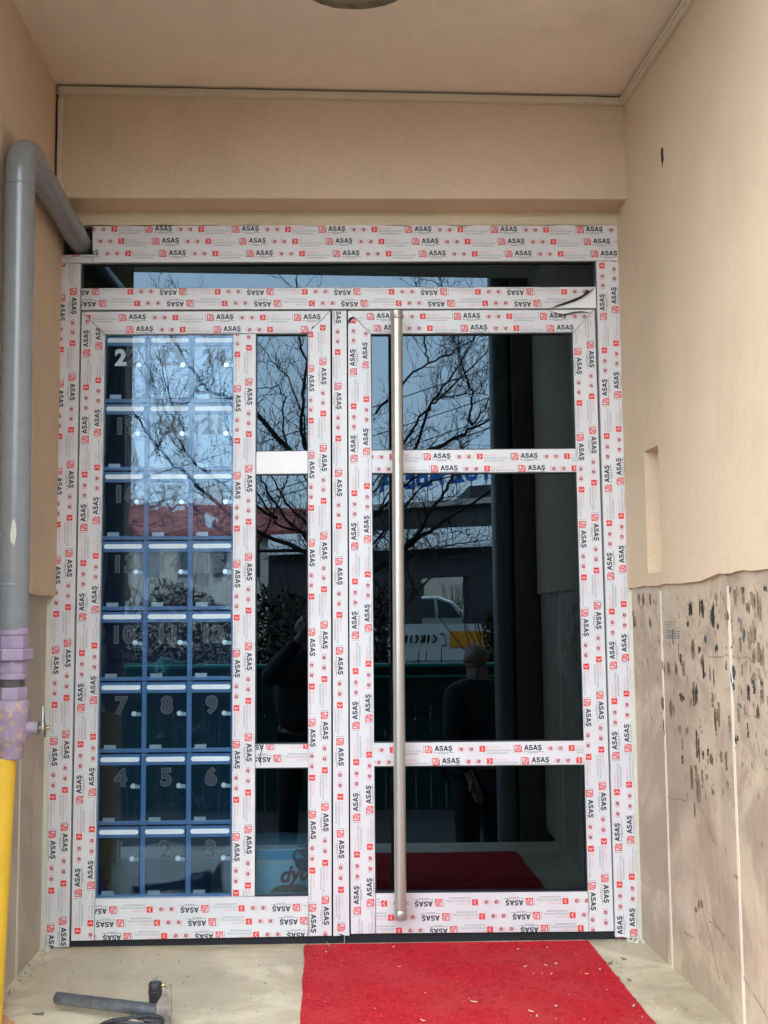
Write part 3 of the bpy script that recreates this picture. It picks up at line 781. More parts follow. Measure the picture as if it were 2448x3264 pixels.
fillstrip(1.0155, 1.000, ZF, .09, -.006, .002)
fillstrip(1.006, 1.001, .07, 1.33, -.004, .003)
# crumbs at the foot
bmesh.ops.recalc_face_normals(bm, faces=bm.faces)
fin('mortar', bm, M['filler'], fl)
bm = bmesh.new()
random.seed(4)
for cx_, s_ in ((.995, 1), (-.895, -1)):
    for i in range(16):
        p = Vector((cx_ + random.uniform(-.03, .02), random.uniform(-.035, -.004), ZF + .003))
        r = random.uniform(.003, .009)
        m_ = bmesh.ops.create_icosphere(bm, subdivisions=1, radius=r)
        for v in m_['verts']:
            v.co *= random.uniform(.7, 1.2); v.co += p
fin('mortar_crumbs', bm, M['filler'], fl)['kind'] = 'stuff'

# facade of the building round the porch
fc = empty('building_facade', (0, -1.87, ZG))
tag(fc, 'plain beige building front around and above the entrance porch', 'building')
boxes('front_wall', [((-7, -1.36, ZG), (-1.4, -1.1, 2.2)), ((-7, -1.87, 2.2), (-1.4, -1.1, 9)), ((1.62, -1.87, ZG), (8, -1.5, 9)), ((-1.4, -1.87, 2.2), (1.62, -1.5, 9))], M['facade'], fc)
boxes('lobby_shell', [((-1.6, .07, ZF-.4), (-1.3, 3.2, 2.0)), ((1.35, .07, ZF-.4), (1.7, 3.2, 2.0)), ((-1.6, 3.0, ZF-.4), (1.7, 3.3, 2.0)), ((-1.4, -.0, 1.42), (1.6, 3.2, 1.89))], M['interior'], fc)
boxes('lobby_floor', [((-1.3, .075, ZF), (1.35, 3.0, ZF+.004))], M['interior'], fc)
nb = empty('sky_blocker', (10, -9, ZG)); tag(nb, 'plain unseen block added right of the entrance to cut sky light', 'building')  # unseen block added to dim the sky light reaching the porch
boxes('wall', [((6.6, -17, ZG), (13, -2.2, 8))], M['blocker'], nb)
boxes('sky_shade_slab', [((-3.2, -3.3, 3.5), (3.4, -1.871, 3.66)), ((-3.2, -3.38, 3.5), (3.4, -3.301, 4.5))], M['facade'], fc)  # unseen balcony added above the porch to hold back sky light
# drainpipe at the outer corner
bm = bmesh.new()
ring_path(bm, [(.908, -1.96, ZG), (.908, -1.96, 6)], [.056, .056], 20)
dp = fin('drain_pipe', bm, M['greypipe'], None, smooth=True)
tag(dp, 'dark rain pipe at the outer porch corner, mirrored in the right door glass', 'pipe')

# ================================================================== DOOR FRAME AND LEAVES
def inset(poly, d):
    """shrink an x,z polygon (clockwise as listed) by d"""
    n = len(poly)
    c = Vector((sum(p[0] for p in poly)/n, sum(p[1] for p in poly)/n))
    lines = []
    for i in range(n):
        a = Vector(poly[i]); b = Vector(poly[(i+1) % n])
        t = (b-a).normalized(); nn = Vector((-t.y, t.x))
        if nn.dot(c-a) < 0: nn = -nn
        lines.append((a + nn*d, t))
    out = []
    for i in range(n):
        (p, t), (q, u) = lines[i-1], lines[i]
        den = t.x*u.y - t.y*u.x
        if abs(den) < 1e-3: out.append(tuple(Vector(poly[i]) + (q - Vector(poly[i]))*.0 + (c-Vector(poly[i])).normalized()*d)); continue
        s = ((q.x-p.x)*u.y - (q.y-p.y)*u.x)/den
        out.append(tuple(p + t*s))
    return out

# ---- one print repeat, in units of .3186 mm, origin at the logo square
K = .0003186 * .2925/.2925
def text_tris(body, height, bold=0.0, res=1, shear=0.0, spacing=1.0, want_w=None):
    cu = bpy.data.curves.new('t', 'FONT')
    cu.body = body; cu.size = 1.0; cu.offset = bold; cu.resolution_u = res; cu.shear = shear; cu.space_character = spacing
    o = bpy.data.objects.new('t', cu); C.objects.link(o)
    bpy.context.view_layer.update()
    dg = bpy.context.evaluated_depsgraph_get()
    me = o.evaluated_get(dg).to_mesh()
    bm = bmesh.new(); bm.from_mesh(me)
    bmesh.ops.triangulate(bm, faces=bm.faces)
    tr_ = [[(v.co.x, v.co.y) for v in f.verts] for f in bm.faces]
    bm.free(); o.evaluated_get(dg).to_mesh_clear()
    bpy.data.objects.remove(o); bpy.data.curves.remove(cu)
    xs = [p[0] for t_ in tr_ for p in t_]; ys = [p[1] for t_ in tr_ for p in t_]
    x0, x1, y0, y1 = min(xs), max(xs), 0, None
    cap = .73
    sy = height/cap
    sx = sy if want_w is None else want_w/(x1-x0)
    return [[((x-x0)*sx, y*sy) for x, y in t_] for t_ in tr_]
UNIT = []      # (material, layer, triangle)
def ushift(tr_, dx, dy, mi, layer=0):
    for t_ in tr_: UNIT.append((mi, layer, [(x+dx, y+dy) for x, y in t_]))
def urect(x0, x1, y0, y1, mi, layer=0):
    UNIT.append((mi, layer, [(x0, y0), (x1, y0), (x1, y1)])); UNIT.append((mi, layer, [(x0, y0), (x1, y1), (x0, y1)]))
def uquad(a, b, c_, d, mi, layer=0):
    UNIT.append((mi, layer, [a, b, c_])); UNIT.append((mi, layer, [a, c_, d]))
def uring(cx, cy, rx, ry, w, mi, n=12, a0=0, a1=2*math.pi, layer=0):
    for k in range(n):
        a = a0 + (a1-a0)*k/n; b = a0 + (a1-a0)*(k+1)/n
        P = lambda t_, q: (cx + (rx-q)*math.cos(t_), cy + (ry-q)*math.sin(t_))
        uquad(P(a, 0), P(b, 0), P(b, w), P(a, w), mi, layer)
# logo square
s = 37
urect(-s, s, -s, -s+9, 1); urect(-s, -s+9, -s, s, 1); urect(-s, s-16, s-9, s, 1); urect(s-9, s, -s, s-16, 1)
uquad((s-16, s), (s-16, s-9), (s-9, s-16), (s, s-16), 1)
uquad((-24, -28), (-12, -28), (24, 8), (24, 20), 1); uquad((-24, -10), (-24, -22), (10, 12), (2, 16), 1); uquad((4, -24), (26, -24), (26, -6), (20, -6), 1)
uring(4, 12, 18, 14, 8, 1, 6, 0, math.pi)
urect(-54, -50, -42, 40, 3)
def ribbon(pts, w, mi, closed=False):
    P_ = [Vector(p) for p in pts]
    n = len(P_); L, Rr_ = [], []
    for i in range(n):
        a = P_[i-1] if i else P_[i]; b = P_[i+1] if i < n-1 else P_[i]
        t_ = (b-a).normalized(); nn = Vector((-t_.y, t_.x))
        L.append(tuple(P_[i]+nn*w/2)); Rr_.append(tuple(P_[i]-nn*w/2))
    for i in range(n-1): uquad(L[i], L[i+1], Rr_[i+1], Rr_[i], mi)
def glyph_a(x):
    uquad((x, -16), (x+13, -16), (x+30, 36), (x+18, 36), 0)
    uquad((x+35, -16), (x+48, -16), (x+30, 36), (x+18, 36), 0)
    urect(x+10, x+38, -6, 4, 0)
def glyph_s(x):
    ribbon([(x+39, 24), (x+33, 29.5), (x+22, 31), (x+11, 27), (x+8, 20), (x+13, 13.5), (x+24, 10.5), (x+35, 6), (x+38, -1.5), (x+33, -8), (x+21, -11), (x+11, -9), (x+4, -3)], 12, 0)
glyph_a(60); glyph_s(107); glyph_a(152); glyph_s(199)
ribbon([(221, -13), (227, -20), (222, -26), (214, -25)], 6, 0)
for x0, x1, y in ((54, 258, -33), (104, 202, -45)):
    x = x0
    random.seed(int(x0))
    while x < x1:
        w = random.uniform(6, 22); urect(x, min(x+w, x1), y-3.4, y+3.4, 3); x += w + 4
for ex in (335, 438):
    uring(ex, -3, 18, 18, 12, 5, 8)
    uring(ex+2, -5, 38, 25, 4, 6, 10, math.pi*1.05, math.pi*1.95)
    uring(ex+2, -5, 38, 25, 3.5, 6, 8, 0, math.pi*.45)
    uring(ex-26, 0, 13, 22, 6, 2, 6, math.pi*.6, math.pi*1.5)
    urect(ex-34, ex-14, 18, 22, 2)
    for a in range(5):
        an = math.pi*(.15+.35*a/1.4)
        c_, s_ = math.cos(an), math.sin(an)
        uquad((ex+17*c_-2*s_, -3+17*s_+2*c_), (ex+17*c_+2*s_, -3+17*s_-2*c_), (ex+25*c_+2*s_, -3+25*s_-2*c_), (ex+25*c_-2*s_, -3+25*s_+2*c_), 5)
    uquad((ex+44, -18), (ex+48, -18), (ex+54, 2), (ex+50, 2), 6)
urect(520, 580, -30, 30, 1)
uquad((538, 20), (546, 20), (564, 0), (556, 0), 4, 1); uquad((538, -20), (546, -20), (564, 0), (556, 0), 4, 1)
ushift(text_tris('RESCARA', 19, 0, 1, want_w=133), 591, 6, 2)
ushift(text_tris('INTERNATIONAL', 21, 0, 1, want_w=258), 591, -26, 3)
random.seed(9)
for y in (-40, -48):
    x = 600
    while x < 810:
        w = random.uniform(6, 20); urect(x, min(x+w, 812), y-2.2, y+2.2, 3); x += w + 4
UNIT = [(mi, ly, [(x*K, y*K) for x, y in t_]) for mi, ly, t_ in UNIT]
PER = .2925
UX0, UX1, UY0, UY1 = -54*K, 860*K, -54*K, 42*K

def clip_poly(tri, hp):
    out = tri
    for (px, pz, nx, nz) in hp:
        res = []
        m = len(out)
        if not m: return []
        for i in range(m):
            a, b = out[i], out[(i+1) % m]
            da = (a[0]-px)*nx + (a[1]-pz)*nz; db = (b[0]-px)*nx + (b[1]-pz)*nz
            if da >= 0: res.append(a)
            if (da >= 0) != (db >= 0):
                t_ = da/(da-db); res.append((a[0]+(b[0]-a[0])*t_, a[1]+(b[1]-a[1])*t_))
        out = res
    return out

def film_print(parent, poly, rows, yf, margin=.0012):
    n = len(poly)
    cx = sum(p[0] for p in poly)/n; cz = sum(p[1] for p in poly)/n
    hp = []
    for i in range(n):
        a, b = poly[i], poly[(i+1) % n]
        tx, tz = b[0]-a[0], b[1]-a[1]; L = math.hypot(tx, tz); nx, nz = -tz/L, tx/L
        if (cx-a[0])*nx + (cz-a[1])*nz < 0: nx, nz = -nx, -nz
        # skip tiny concave kinks
        hp.append((a[0]+nx*margin, a[1]+nz*margin, nx, nz))
    xs = [p[0] for p in poly]; zs = [p[1] for p in poly]
    verts, faces, mats = [], [], []
    for (ox, oz, d) in rows:
        U, V = {'R': ((1, 0), (0, 1)), 'L': ((-1, 0), (0, -1)), 'D': ((0, -1), (1, 0)), 'U': ((0, 1), (-1, 0))}[d]
        for k in range(-10, 11):
            bx, bz = ox + U[0]*k*PER, oz + U[1]*k*PER
            cs = [(bx + U[0]*u + V[0]*v, bz + U[1]*u + V[1]*v) for u in (UX0, UX1) for v in (UY0, UY1)]
            if max(c_[0] for c_ in cs) < min(xs) or min(c_[0] for c_ in cs) > max(xs) or max(c_[1] for c_ in cs) < min(zs) or min(c_[1] for c_ in cs) > max(zs): continue
            whole = all(min((q[0]-p[0])*p[2] + (q[1]-p[1])*p[3] for p in hp) >= 0 for q in cs)
            for mi, ly, t_ in UNIT:
                tt = [(bx + U[0]*u + V[0]*v, bz + U[1]*u + V[1]*v) for u, v in t_]
                if not whole:
                    ds = [min((q[0]-p[0])*p[2] + (q[1]-p[1])*p[3] for p in hp) for q in tt]
                    if min(ds) < 0:
                        tt = clip_poly(tt, hp)
                        if len(tt) < 3: continue
                b0 = len(verts)
                yy = yf - .0004 - .0002*ly
                verts += [(q[0], yy, q[1]) for q in tt]
                faces.append(list(range(b0, b0+len(tt)))); mats.append(mi)
    me = bpy.data.meshes.new('film_print')
    me.from_pydata([tuple(Vector(v) - parent_loc(parent)) for v in verts], [], faces)
    me.update()
    o = link('film_print', me, PM, parent)
    for p, m_ in zip(me.polygons, mats): p.material_index = m_
    bm = bmesh.new(); bm.from_mesh(me)
    for f in bm.faces:
        if f.normal.y > 0: f.normal_flip()
    bm.to_mesh(me); bm.free()
    return o

YF = {'frame': -.004, 'leaf': 0.0}
def member(name, key, parent, yf, depth=.055, mat='film', rows=True, label=None, polys=None):
    bm = bmesh.new()
    for p in (polys or [MEM[key]]):
        prism(bm, inset(p, .0007), yf, yf + depth)
    o = fin(name, bm, M[mat], parent, bevel=.0009, seg=2)
    if label: o['label'] = label
    if rows and key in ROWS:
        film_print(o, MEM[key] if not polys else polys[0], ROWS[key], yf)
    return o

fr = empty('door_frame', (.055, 0, ZF))
tag(fr, 'outer aluminium door frame with transom light, covered in red and black printed protective film', 'door frame')
yf = -.004
member('jamb', 'jamb_L', fr, yf); member('jamb', 'jamb_R', fr, yf)
h = member('head_rail', 'head', fr, yf, polys=[MEM['head']])
hs = member('head_stub', 'head_stub', fr, yf, rows=False)
film_print(hs, MEM['head_stub'], [ROWS['head'][2]], yf)
MEM['transom'] = MEM['transom']
tro = member('transom_rail', 'transom', fr, yf, rows=False)
film_print(tro, [MEM['transom'][0], (.9233, 1.106), (.916, 1.099), (.77, 1.030), MEM['transom'][3]], ROWS['transom'], yf)
member('mullion', 'C_mul', fr, yf + .001)
# black hole cut for the pipe
boxes('pipe_cutout', [((-.893, .03, 1.212), (-.775, .05, 1.322))], M['slot'], fr)
boxes('pipe_cutout_side', [((-.7765, .0, 1.22), (-.7745, .04, 1.316))], M['slot'], fr)
# threshold
boxes('threshold', [((-.82, .012, ZF), (.93, .055, -1.012))], M['slot'], fr)
boxes('cleat', [((.055, -.002, ZF+.001), (.058, .010, -1.015))], M['alu'], fr)
# transom glass
def pane(name, poly, parent, mat, y=.016, th=.006):
    bm = bmesh.new(); 
    x0 = min(p[0] for p in poly) - .006; x1 = max(p[0] for p in poly) + .006; z0 = min(p[1] for p in poly) - .006; z1 = max(p[1] for p in poly) + .006
    v = [bm.verts.new(c_) for c_ in ((x0, y, z0), (x1, y, z0), (x1, y, z1), (x0, y, z1))]
    bm.faces.new(v)
    return fin(name, bm, mat, parent)
def gasket(poly, parent, y=.004, w=.0028):
    bm = bmesh.new(); q = inset(poly, w); n = len(poly)
    for i in range(n):
        j = (i+1) % n
        a, b, c_, d = poly[i], poly[j], q[j], q[i]
        vs = [bm.verts.new((p[0], y, p[1])) for p in (a, b, c_, d)]; bm.faces.new(vs)
        vs = [bm.verts.new((c_[0], y, c_[1])), bm.verts.new((c_[0], y+.012, c_[1])), bm.verts.new((d[0], y+.012, d[1])), bm.verts.new((d[0], y, d[1]))]; bm.faces.new(vs)
    bmesh.ops.recalc_face_normals(bm, faces=bm.faces)
    return fin('gasket', bm, M['black'], parent)
g = pane('transom_pane', MEM['tglass'], fr, M['tinted_dimmed'], .018); gasket(MEM['tglass'], g, .006)

# peeling film curls
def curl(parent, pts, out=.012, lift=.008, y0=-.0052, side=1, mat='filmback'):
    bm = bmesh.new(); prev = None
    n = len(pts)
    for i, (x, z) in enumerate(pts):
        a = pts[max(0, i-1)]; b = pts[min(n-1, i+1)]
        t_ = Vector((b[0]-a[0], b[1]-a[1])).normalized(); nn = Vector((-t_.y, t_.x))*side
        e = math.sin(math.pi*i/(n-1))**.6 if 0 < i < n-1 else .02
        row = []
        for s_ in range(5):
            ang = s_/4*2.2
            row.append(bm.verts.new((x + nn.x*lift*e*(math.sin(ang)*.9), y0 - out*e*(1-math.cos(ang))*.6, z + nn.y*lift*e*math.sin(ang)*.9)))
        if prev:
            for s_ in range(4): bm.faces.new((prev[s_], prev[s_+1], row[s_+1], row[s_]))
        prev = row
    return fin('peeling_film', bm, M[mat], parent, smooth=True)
def bare(parent, pts, y):
    bm = bmesh.new(); prism(bm, pts, y - .0006, y + .001); return fin('bare_patch', bm, M['white_alu'], parent)
bare(tro, [(.778, 1.0305), (.815, 1.0395), (.851, 1.0515), (.884, 1.0695), (.917, 1.0965), (.9205, 1.0965), (.9205, 1.0325), (.778, 1.0325)][::-1] if False else [(.79, 1.0335), (.817, 1.0405), (.852, 1.0525), (.885, 1.0705), (.9165, 1.097), (.9205, 1.097), (.9205, 1.0335)], yf)
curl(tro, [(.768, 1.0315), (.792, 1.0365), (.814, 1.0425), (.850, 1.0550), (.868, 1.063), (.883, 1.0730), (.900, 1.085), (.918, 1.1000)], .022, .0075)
bm = bmesh.new()
ring_path(bm, [(.880, -.012, 1.072), (.884, -.016, 1.082), (.893, -.012, 1.088), (.888, -.008, 1.094)], [.002, .005, .005, .002], 6)
fin('film_scrap', bm, M['black'], tro, smooth=True)

# ---- fixed leaf on the left
lf = empty('fixed_door_leaf', (-.39, 0, -1.02))
tag(lf, 'left fixed door panel with a tall mailbox pane and a narrow divided pane', 'door')
member('top_rail', 'L_top', lf, 0); member('stile', 'L_left', lf, 0); member('stile', 'L_right', lf, 0)
member('bottom_rail', 'L_bot', lf, .0008); member('mid_stile', 'L_mid', lf, .0008)
member('crossbar', 'L_b1', lf, .002, mat='white_alu', label='plain white crossbar with its film peeled off')
cb = member('crossbar', 'L_b2', lf, .002, label='crossbar with torn film at its left end')
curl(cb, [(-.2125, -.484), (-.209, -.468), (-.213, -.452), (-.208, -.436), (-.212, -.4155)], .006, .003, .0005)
def rect(x0, x1, z1, z0): return [(x0, z1), (x1, z1), (x1, z0), (x0, z0)]
for ip, key in enumerate(((-.2275, -.0545, .9455, .5475), (-.2285, -.0565, .4715, -.4122), (-.2295, -.0575, -.4882, -.893))):
    p_ = rect(key[0], key[1], key[2], key[3])
    g = pane('glass_pane', p_, lf, M['tinted'] if ip == 2 else M['tinted_dimmed']); gasket(p_, g)
mbp = rect(-.7365, -.304, .9445, -.893)
mbp = [(-.7324, .944), (-.3038, .945), (-.3042, -.8931), (-.7388, -.8932)]
g = pane('mailbox_cover_pane', mbp, lf, M['clear'], .012)

# ---- opening leaf on the right
rf = empty('entrance_door', (.5, 0, -1.015))
tag(rf, 'right entrance door leaf of three dark panes with a full-height tubular handle', 'door')
member('top_rail', 'R_top', rf, 0); member('stile', 'R_left', rf, 0); member('stile', 'R_right', rf, 0)
member('bottom_rail', 'R_bot', rf, .0008); member('crossbar', 'R_b1', rf, .0008); member('crossbar', 'R_b2', rf, .0008)
tp_ = [o for o in rf.children if o.name.startswith('top_rail')][0]
bare(tp_, [(.760, 1.0262), (.785, 1.0185), (.803, 1.013), (.814, 1.013), (.846, 1.0215), (.875, 1.0225), (.905, 1.0175), (.909, 1.0262)][::-1], 0)
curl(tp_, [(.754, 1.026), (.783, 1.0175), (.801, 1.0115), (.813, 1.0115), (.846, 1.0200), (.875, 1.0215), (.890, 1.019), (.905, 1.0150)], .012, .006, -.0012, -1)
bare(tp_, [(.082, 1.0222), (.1015, 1.0020), (.0905, .9935), (.0835, .9750), (.0820, .9750)], -.0001)
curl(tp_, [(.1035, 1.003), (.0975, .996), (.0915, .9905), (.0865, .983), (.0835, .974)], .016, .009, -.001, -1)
panes = [[(.1576, .9447), (.8403, .949), (.8411, .5525), (.1566, .5491)], [(.1567, .4724), (.8421, .4736), (.8436, -.4108), (.1551, -.4115)], [(.156, -.4863), (.8446, -.4881), (.8429, -.8905), (.1569, -.8875)]]
for p_ in panes:
    g = pane('glass_pane', p_, rf, M['tinted_dimmed']); gasket(p_, g)
# pull handle
bm = bmesh.new()
ring_path(bm, [(.2405, -.07, .975), (.2325, -.07, -.921)], [.0190, .0190], 32, cap=False)
hd = fin('pull_handle', bm, M['alu'], rf, smooth=True)
bm = bmesh.new()
ring_path(bm, [(.2406, -.07, 1.003), (.2406, -.07, 1.001), (.2405, -.07, .978), (.2405, -.07, .976)], [.0195, .0212, .0212, .0195], 32)
fin('handle_collar', bm, M['alu'], hd, smooth=True)
bm = bmesh.new()
ring_path(bm, [(.2325, -.07, -.922), (.2325, -.07, -.925), (.2324, -.07, -.947), (.2324, -.07, -.951)], [.0195, .0212, .0212, .0190], 32)
fin('handle_collar', bm, M['alu'], hd, smooth=True)
bm = bmesh.new()
for z in (.990, -.936):
    x = .2405 if z > 0 else .2324
    ring_path(bm, [(x, -.06, z), (x, .002, z)], [.0165, .0165], 24)
fin('handle_standoff', bm, M['alu'], hd, smooth=True)

# ================================================================== MAILBOXES
mb = empty('mailbox_unit', (-.52, .03, -.893))
tag(mb, 'blue bank of twenty four numbered mailboxes behind the left door glass', 'mailboxes')
SZ = [.9278, .6947, .4660, .2341, .0021, -.2276, -.4590, -.6893]
CX = [-.6668, -.5195, -.3735]
def cx_at(c_, z):     # the unit leans a hair with the frame
    return CX[c_] + .0030*(z - .2)
lst = []
for z in SZ:
    lst.append(((-.752, .024, z + .0215), (-.290, .050, z + .0345)))
lst.append(((-.752, .024, -.905), (-.290, .050, -.886)))
fo = boxes('frame_rails', lst, M['bluemetal'], mb, bevel=.0012)
bm = bmesh.new()
for x in (-.742, -.5925, -.446, -.3035):
    w = .0080 if x in (-.5925, -.446) else .0075
    box(bm, (x - w, .0222, -.90), (x + w, .052, .955))
fin('frame_uprights', bm, M['bluemetal'], mb, bevel=.0012)
boxes('back_panel', [((-.755, .16, -.905), (-.29, .165, .96))], M['slot'], mb)
bm = bmesh.new()
for z in SZ[1:]:
    for x, w in ((-.5925, .018), (-.446, .018), (-.668, .010), (-.521, .011), (-.375, .011), (-.738, .006)):
        box(bm, (x - w, .0212, z + .0195), (x + w, .0226, z + .0215))
fin('frame_slots', bm, M['slot'], mb)['kind'] = 'stuff'
# shared meshes for one compartment, origin at label centre
def mesh_of(bm, mats):
    me = bpy.data.meshes.new('compartment'); bm.normal_update(); bm.to_mesh(me); bm.free()
    for m_ in mats: me.materials.append(m_)
    return me
bm = bmesh.new(); box(bm, (-.0655, .0205, -.0185), (.0655, .030, .0165))
bmesh.ops.bevel(bm, geom=bm.edges[:], offset=.0012, segments=2, affect='EDGES'); me_rail = mesh_of(bm, [M['bluemetal']])
bm = bmesh.new(); box(bm, (-.0655, .0255, -.1955), (.0655, .029, -.0186)); me_glass = mesh_of(bm, [M['acrylic']])
bm = bmesh.new()
pts = []
for k in range(9): a = math.pi/2 + math.pi*k/8; pts.append((-.0555 + .0076*math.cos(a), .0076*math.sin(a)))
for k in range(9): a = -math.pi/2 + math.pi*k/8; pts.append((.0555 + .0076*math.cos(a), .0076*math.sin(a)))
prism(bm, pts, .0195, .0215); me_label = mesh_of(bm, [M['label']])
bm = bmesh.new()
ring_path(bm, [(.043, .0255, -.085), (.043, .016, -.085)], [.0085, .0075], 12)
ring_path(bm, [(.043, .016, -.085), (.043, .0135, -.085)], [.0045, .004], 8)
nf = len(bm.faces)
prism(bm, [(.044, -.0800), (.054, -.0800), (.0655, -.0815), (.0655, -.0925), (.052, -.0930), (.044, -.0925)], .0195, .0215)
bm.faces.ensure_lookup_table()
for f in bm.faces[nf:]: f.material_index = 1
me_latch = mesh_of(bm, [M['nickel'], M['camplate']])
bm = bmesh.new(); prism(bm, [(-.053, -.185), (-.0145, -.185), (-.0145, -.199), (-.053, -.199)][::-1], .0215, .0232)
for x in (-.046, -.0215):
    ring_path(bm, [(x, .0226, -.1915), (x, .0205, -.1915)], [.0024, .002], 8)
me_hinge = mesh_of(bm, [M['camplate']])
def digit_fill(ch, bold=.048):
    return text_tris(ch, .054, bold, 3)
DIG = {c_: digit_fill(c_) for c_ in '0123456789'}
def digit_outline(ch):
    """thin raised rim around the digit: boundary edges of its fill"""
    tr_ = DIG[ch]
    cnt = {}
    key = lambda p: (round(p[0], 5), round(p[1], 5))
    for t_ in tr_:
        for i in range(3):
            a, b = key(t_[i]), key(t_[(i+1) % 3])
            e = (a, b) if a < b else (b, a)
            cnt[e] = cnt.get(e, 0) + 1
    return [e for e, n in cnt.items() if n == 1]
def number_mesh(s_, fills):
    verts, faces, mi = [], [], []
    mats = [M['numfill'], M['numwhite'], M['numedge']]
    total = .041*(len(s_)-1)
    for i, ch in enumerate(s_):
        tr_ = DIG[ch]
        w = max(p[0] for t_ in tr_ for p in t_)
        ox = -total/2 + .041*i - w/2 + .002
        for t_ in tr_:
            b0 = len(verts); verts += [(p[0]+ox, .0238, p[1] - .083) for p in t_]; faces.append([b0, b0+1, b0+2]); mi.append(fills[i])
        if fills[i] == 0:
            for (a, b) in digit_outline(ch):
                d = Vector((b[0]-a[0], b[1]-a[1]))
                if d.length < 1e-6: continue
                nn = Vector((-d.y, d.x)).normalized()*.0008
                b0 = len(verts)
                for p, s2 in ((a, 1), (b, 1), (b, -1), (a, -1)):
                    verts.append((p[0]+ox+nn.x*s2, .0235, p[1]-.083+nn.y*s2))
                faces.append([b0, b0+1, b0+2, b0+3]); mi.append(2)
    me = bpy.data.meshes.new('number'); me.from_pydata(verts, [], faces)
    for m_ in mats: me.materials.append(m_)
    for p, k in zip(me.polygons, mi): p.material_index = k
    me.update()
    return me
def wavy_panel(num):
    # thin acrylic door, slightly buckled between its fixings
    bm = bmesh.new(); nx, nz = 14, 20
    V = [[None]*(nz+1) for _ in range(nx+1)]
    rx, rz = noise.noise((num*3.1, .5, 0)), noise.noise((num*1.7, 4.5, 0))
    for i in range(nx+1):
        for j in range(nz+1):
            u, v = i/nx, j/nz
            x = -.0655 + .131*u; z = -.1955 + .1769*v
            bow = math.sin(math.pi*u)*math.sin(math.pi*v)
            y = .0255 + .0007*rx*bow + .0004*rz*math.sin(math.pi*u)*math.cos(math.pi*v) + .0005*noise.noise((x*11+num*2.3, z*6, num*1.9)) + .00007*noise.noise((x*38, z*16, num*5.1))
            V[i][j] = bm.verts.new((x, y, z))
    for i in range(nx):
        for j in range(nz): bm.faces.new((V[i][j], V[i+1][j], V[i+1][j+1], V[i][j+1]))
    me = mesh_of(bm, [M['acrylic']])
    for p in me.polygons: p.use_smooth = True
    return me
base = parent_loc(mb)
for r in range(8):
    for c_ in range(3):
        num = (7 - r)*3 + c_ + 1
        z = SZ[r]
        d = bpy.data.objects.new('compartment_door', me_rail); C.objects.link(d); d.parent = mb
        d.location = Vector((cx_at(c_, z), 0, z)) - base
        kids = [('acrylic_panel', wavy_panel(num)), ('label_strip', me_label), ('latch', me_latch), ('hinge_plate', me_hinge)]
        kids.append(('number', number_mesh(str(num), [1, 0] if num == 22 else [0]*len(str(num)))))
        for nm, me in kids:
            k = bpy.data.objects.new(nm, me); C.objects.link(k); k.parent = d
        if True: d['label'] = 'compartment number %d' % num

# ================================================================== PAINT BUCKET BEHIND THE NARROW PANE
bk = empty('paint_bucket', (-.165, .25, ZF + .004))
tag(bk, 'pale blue paint bucket with red lettering standing behind the narrow lower pane', 'bucket')
def bstrip(name, r0, r1, z0, z1, mat, parent):
    bm = bmesh.new(); lathe(bm, (-.165, .25), [(r0, z0), (r1, z1)], 40); return fin(name, bm, mat, parent, smooth=True)
bm = bmesh.new(); lathe(bm, (-.165, .25), [(.130, ZF+.004), (.146, -.825), (.146, -.82), (.1465, -.770), (.150, -.770), (.150, -.766), (.0005, -.766)], 48)
bd = fin('bucket_body', bm, M['bucketw'], bk, smooth=True)
bstrip('rim_band', .1485, .1492, -.800, -.772, M['bucketb'], bk)
bstrip('pale_ring', .1478, .1486, -.815, -.803, M['bucketg'], bk)
def wrap(tris, x0, z0, r, mat, name, parent):
    verts, faces = [], []
    for t_ in tris:
        b0 = len(verts)
        for x, y in t_:
            a = (x0 + x + .165)/r
            verts.append(tuple(Vector((-.165 + r*math.sin(a), .25 - r*math.cos(a), z0 + y)) - parent_loc(parent)))
        faces.append([b0, b0+1, b0+2])
    me = bpy.data.meshes.new(name); me.from_pydata(verts, [], faces); me.update()
    return link(name, me, mat, parent)
wrap(text_tris('dyo', .052, .03, 3, .28), -.152, -.872, .1478, M['dyered'], 'lettering', bk)
wrap(text_tris('Dinamo', .020, .0, 2, .1), -.165, -.940, .1450, M['bucketg'], 'small_lettering', bk)
def blob(cx, cz, rx, rz, n=22):
    o = []
    for k in range(n):
        a, b = 2*math.pi*k/n, 2*math.pi*(k+1)/n
        j = lambda q: 1 + .08*math.sin(3*q) + .05*math.sin(7*q)
        o.append([(cx, cz), (cx+rx*j(a)*math.cos(a), cz+rz*j(a)*math.sin(a)), (cx+rx*j(b)*math.cos(b), cz+rz*j(b)*math.sin(b))])
    return o
wrap(blob(.045, 0, .065, .036), -.165, -.915, .1445, M['bucketo'], 'brown_patch', bk)
wrap(blob(.0, 0, .05, .045), -.06, -.80, .1500, M['darkblue'], 'navy_patch', bk)

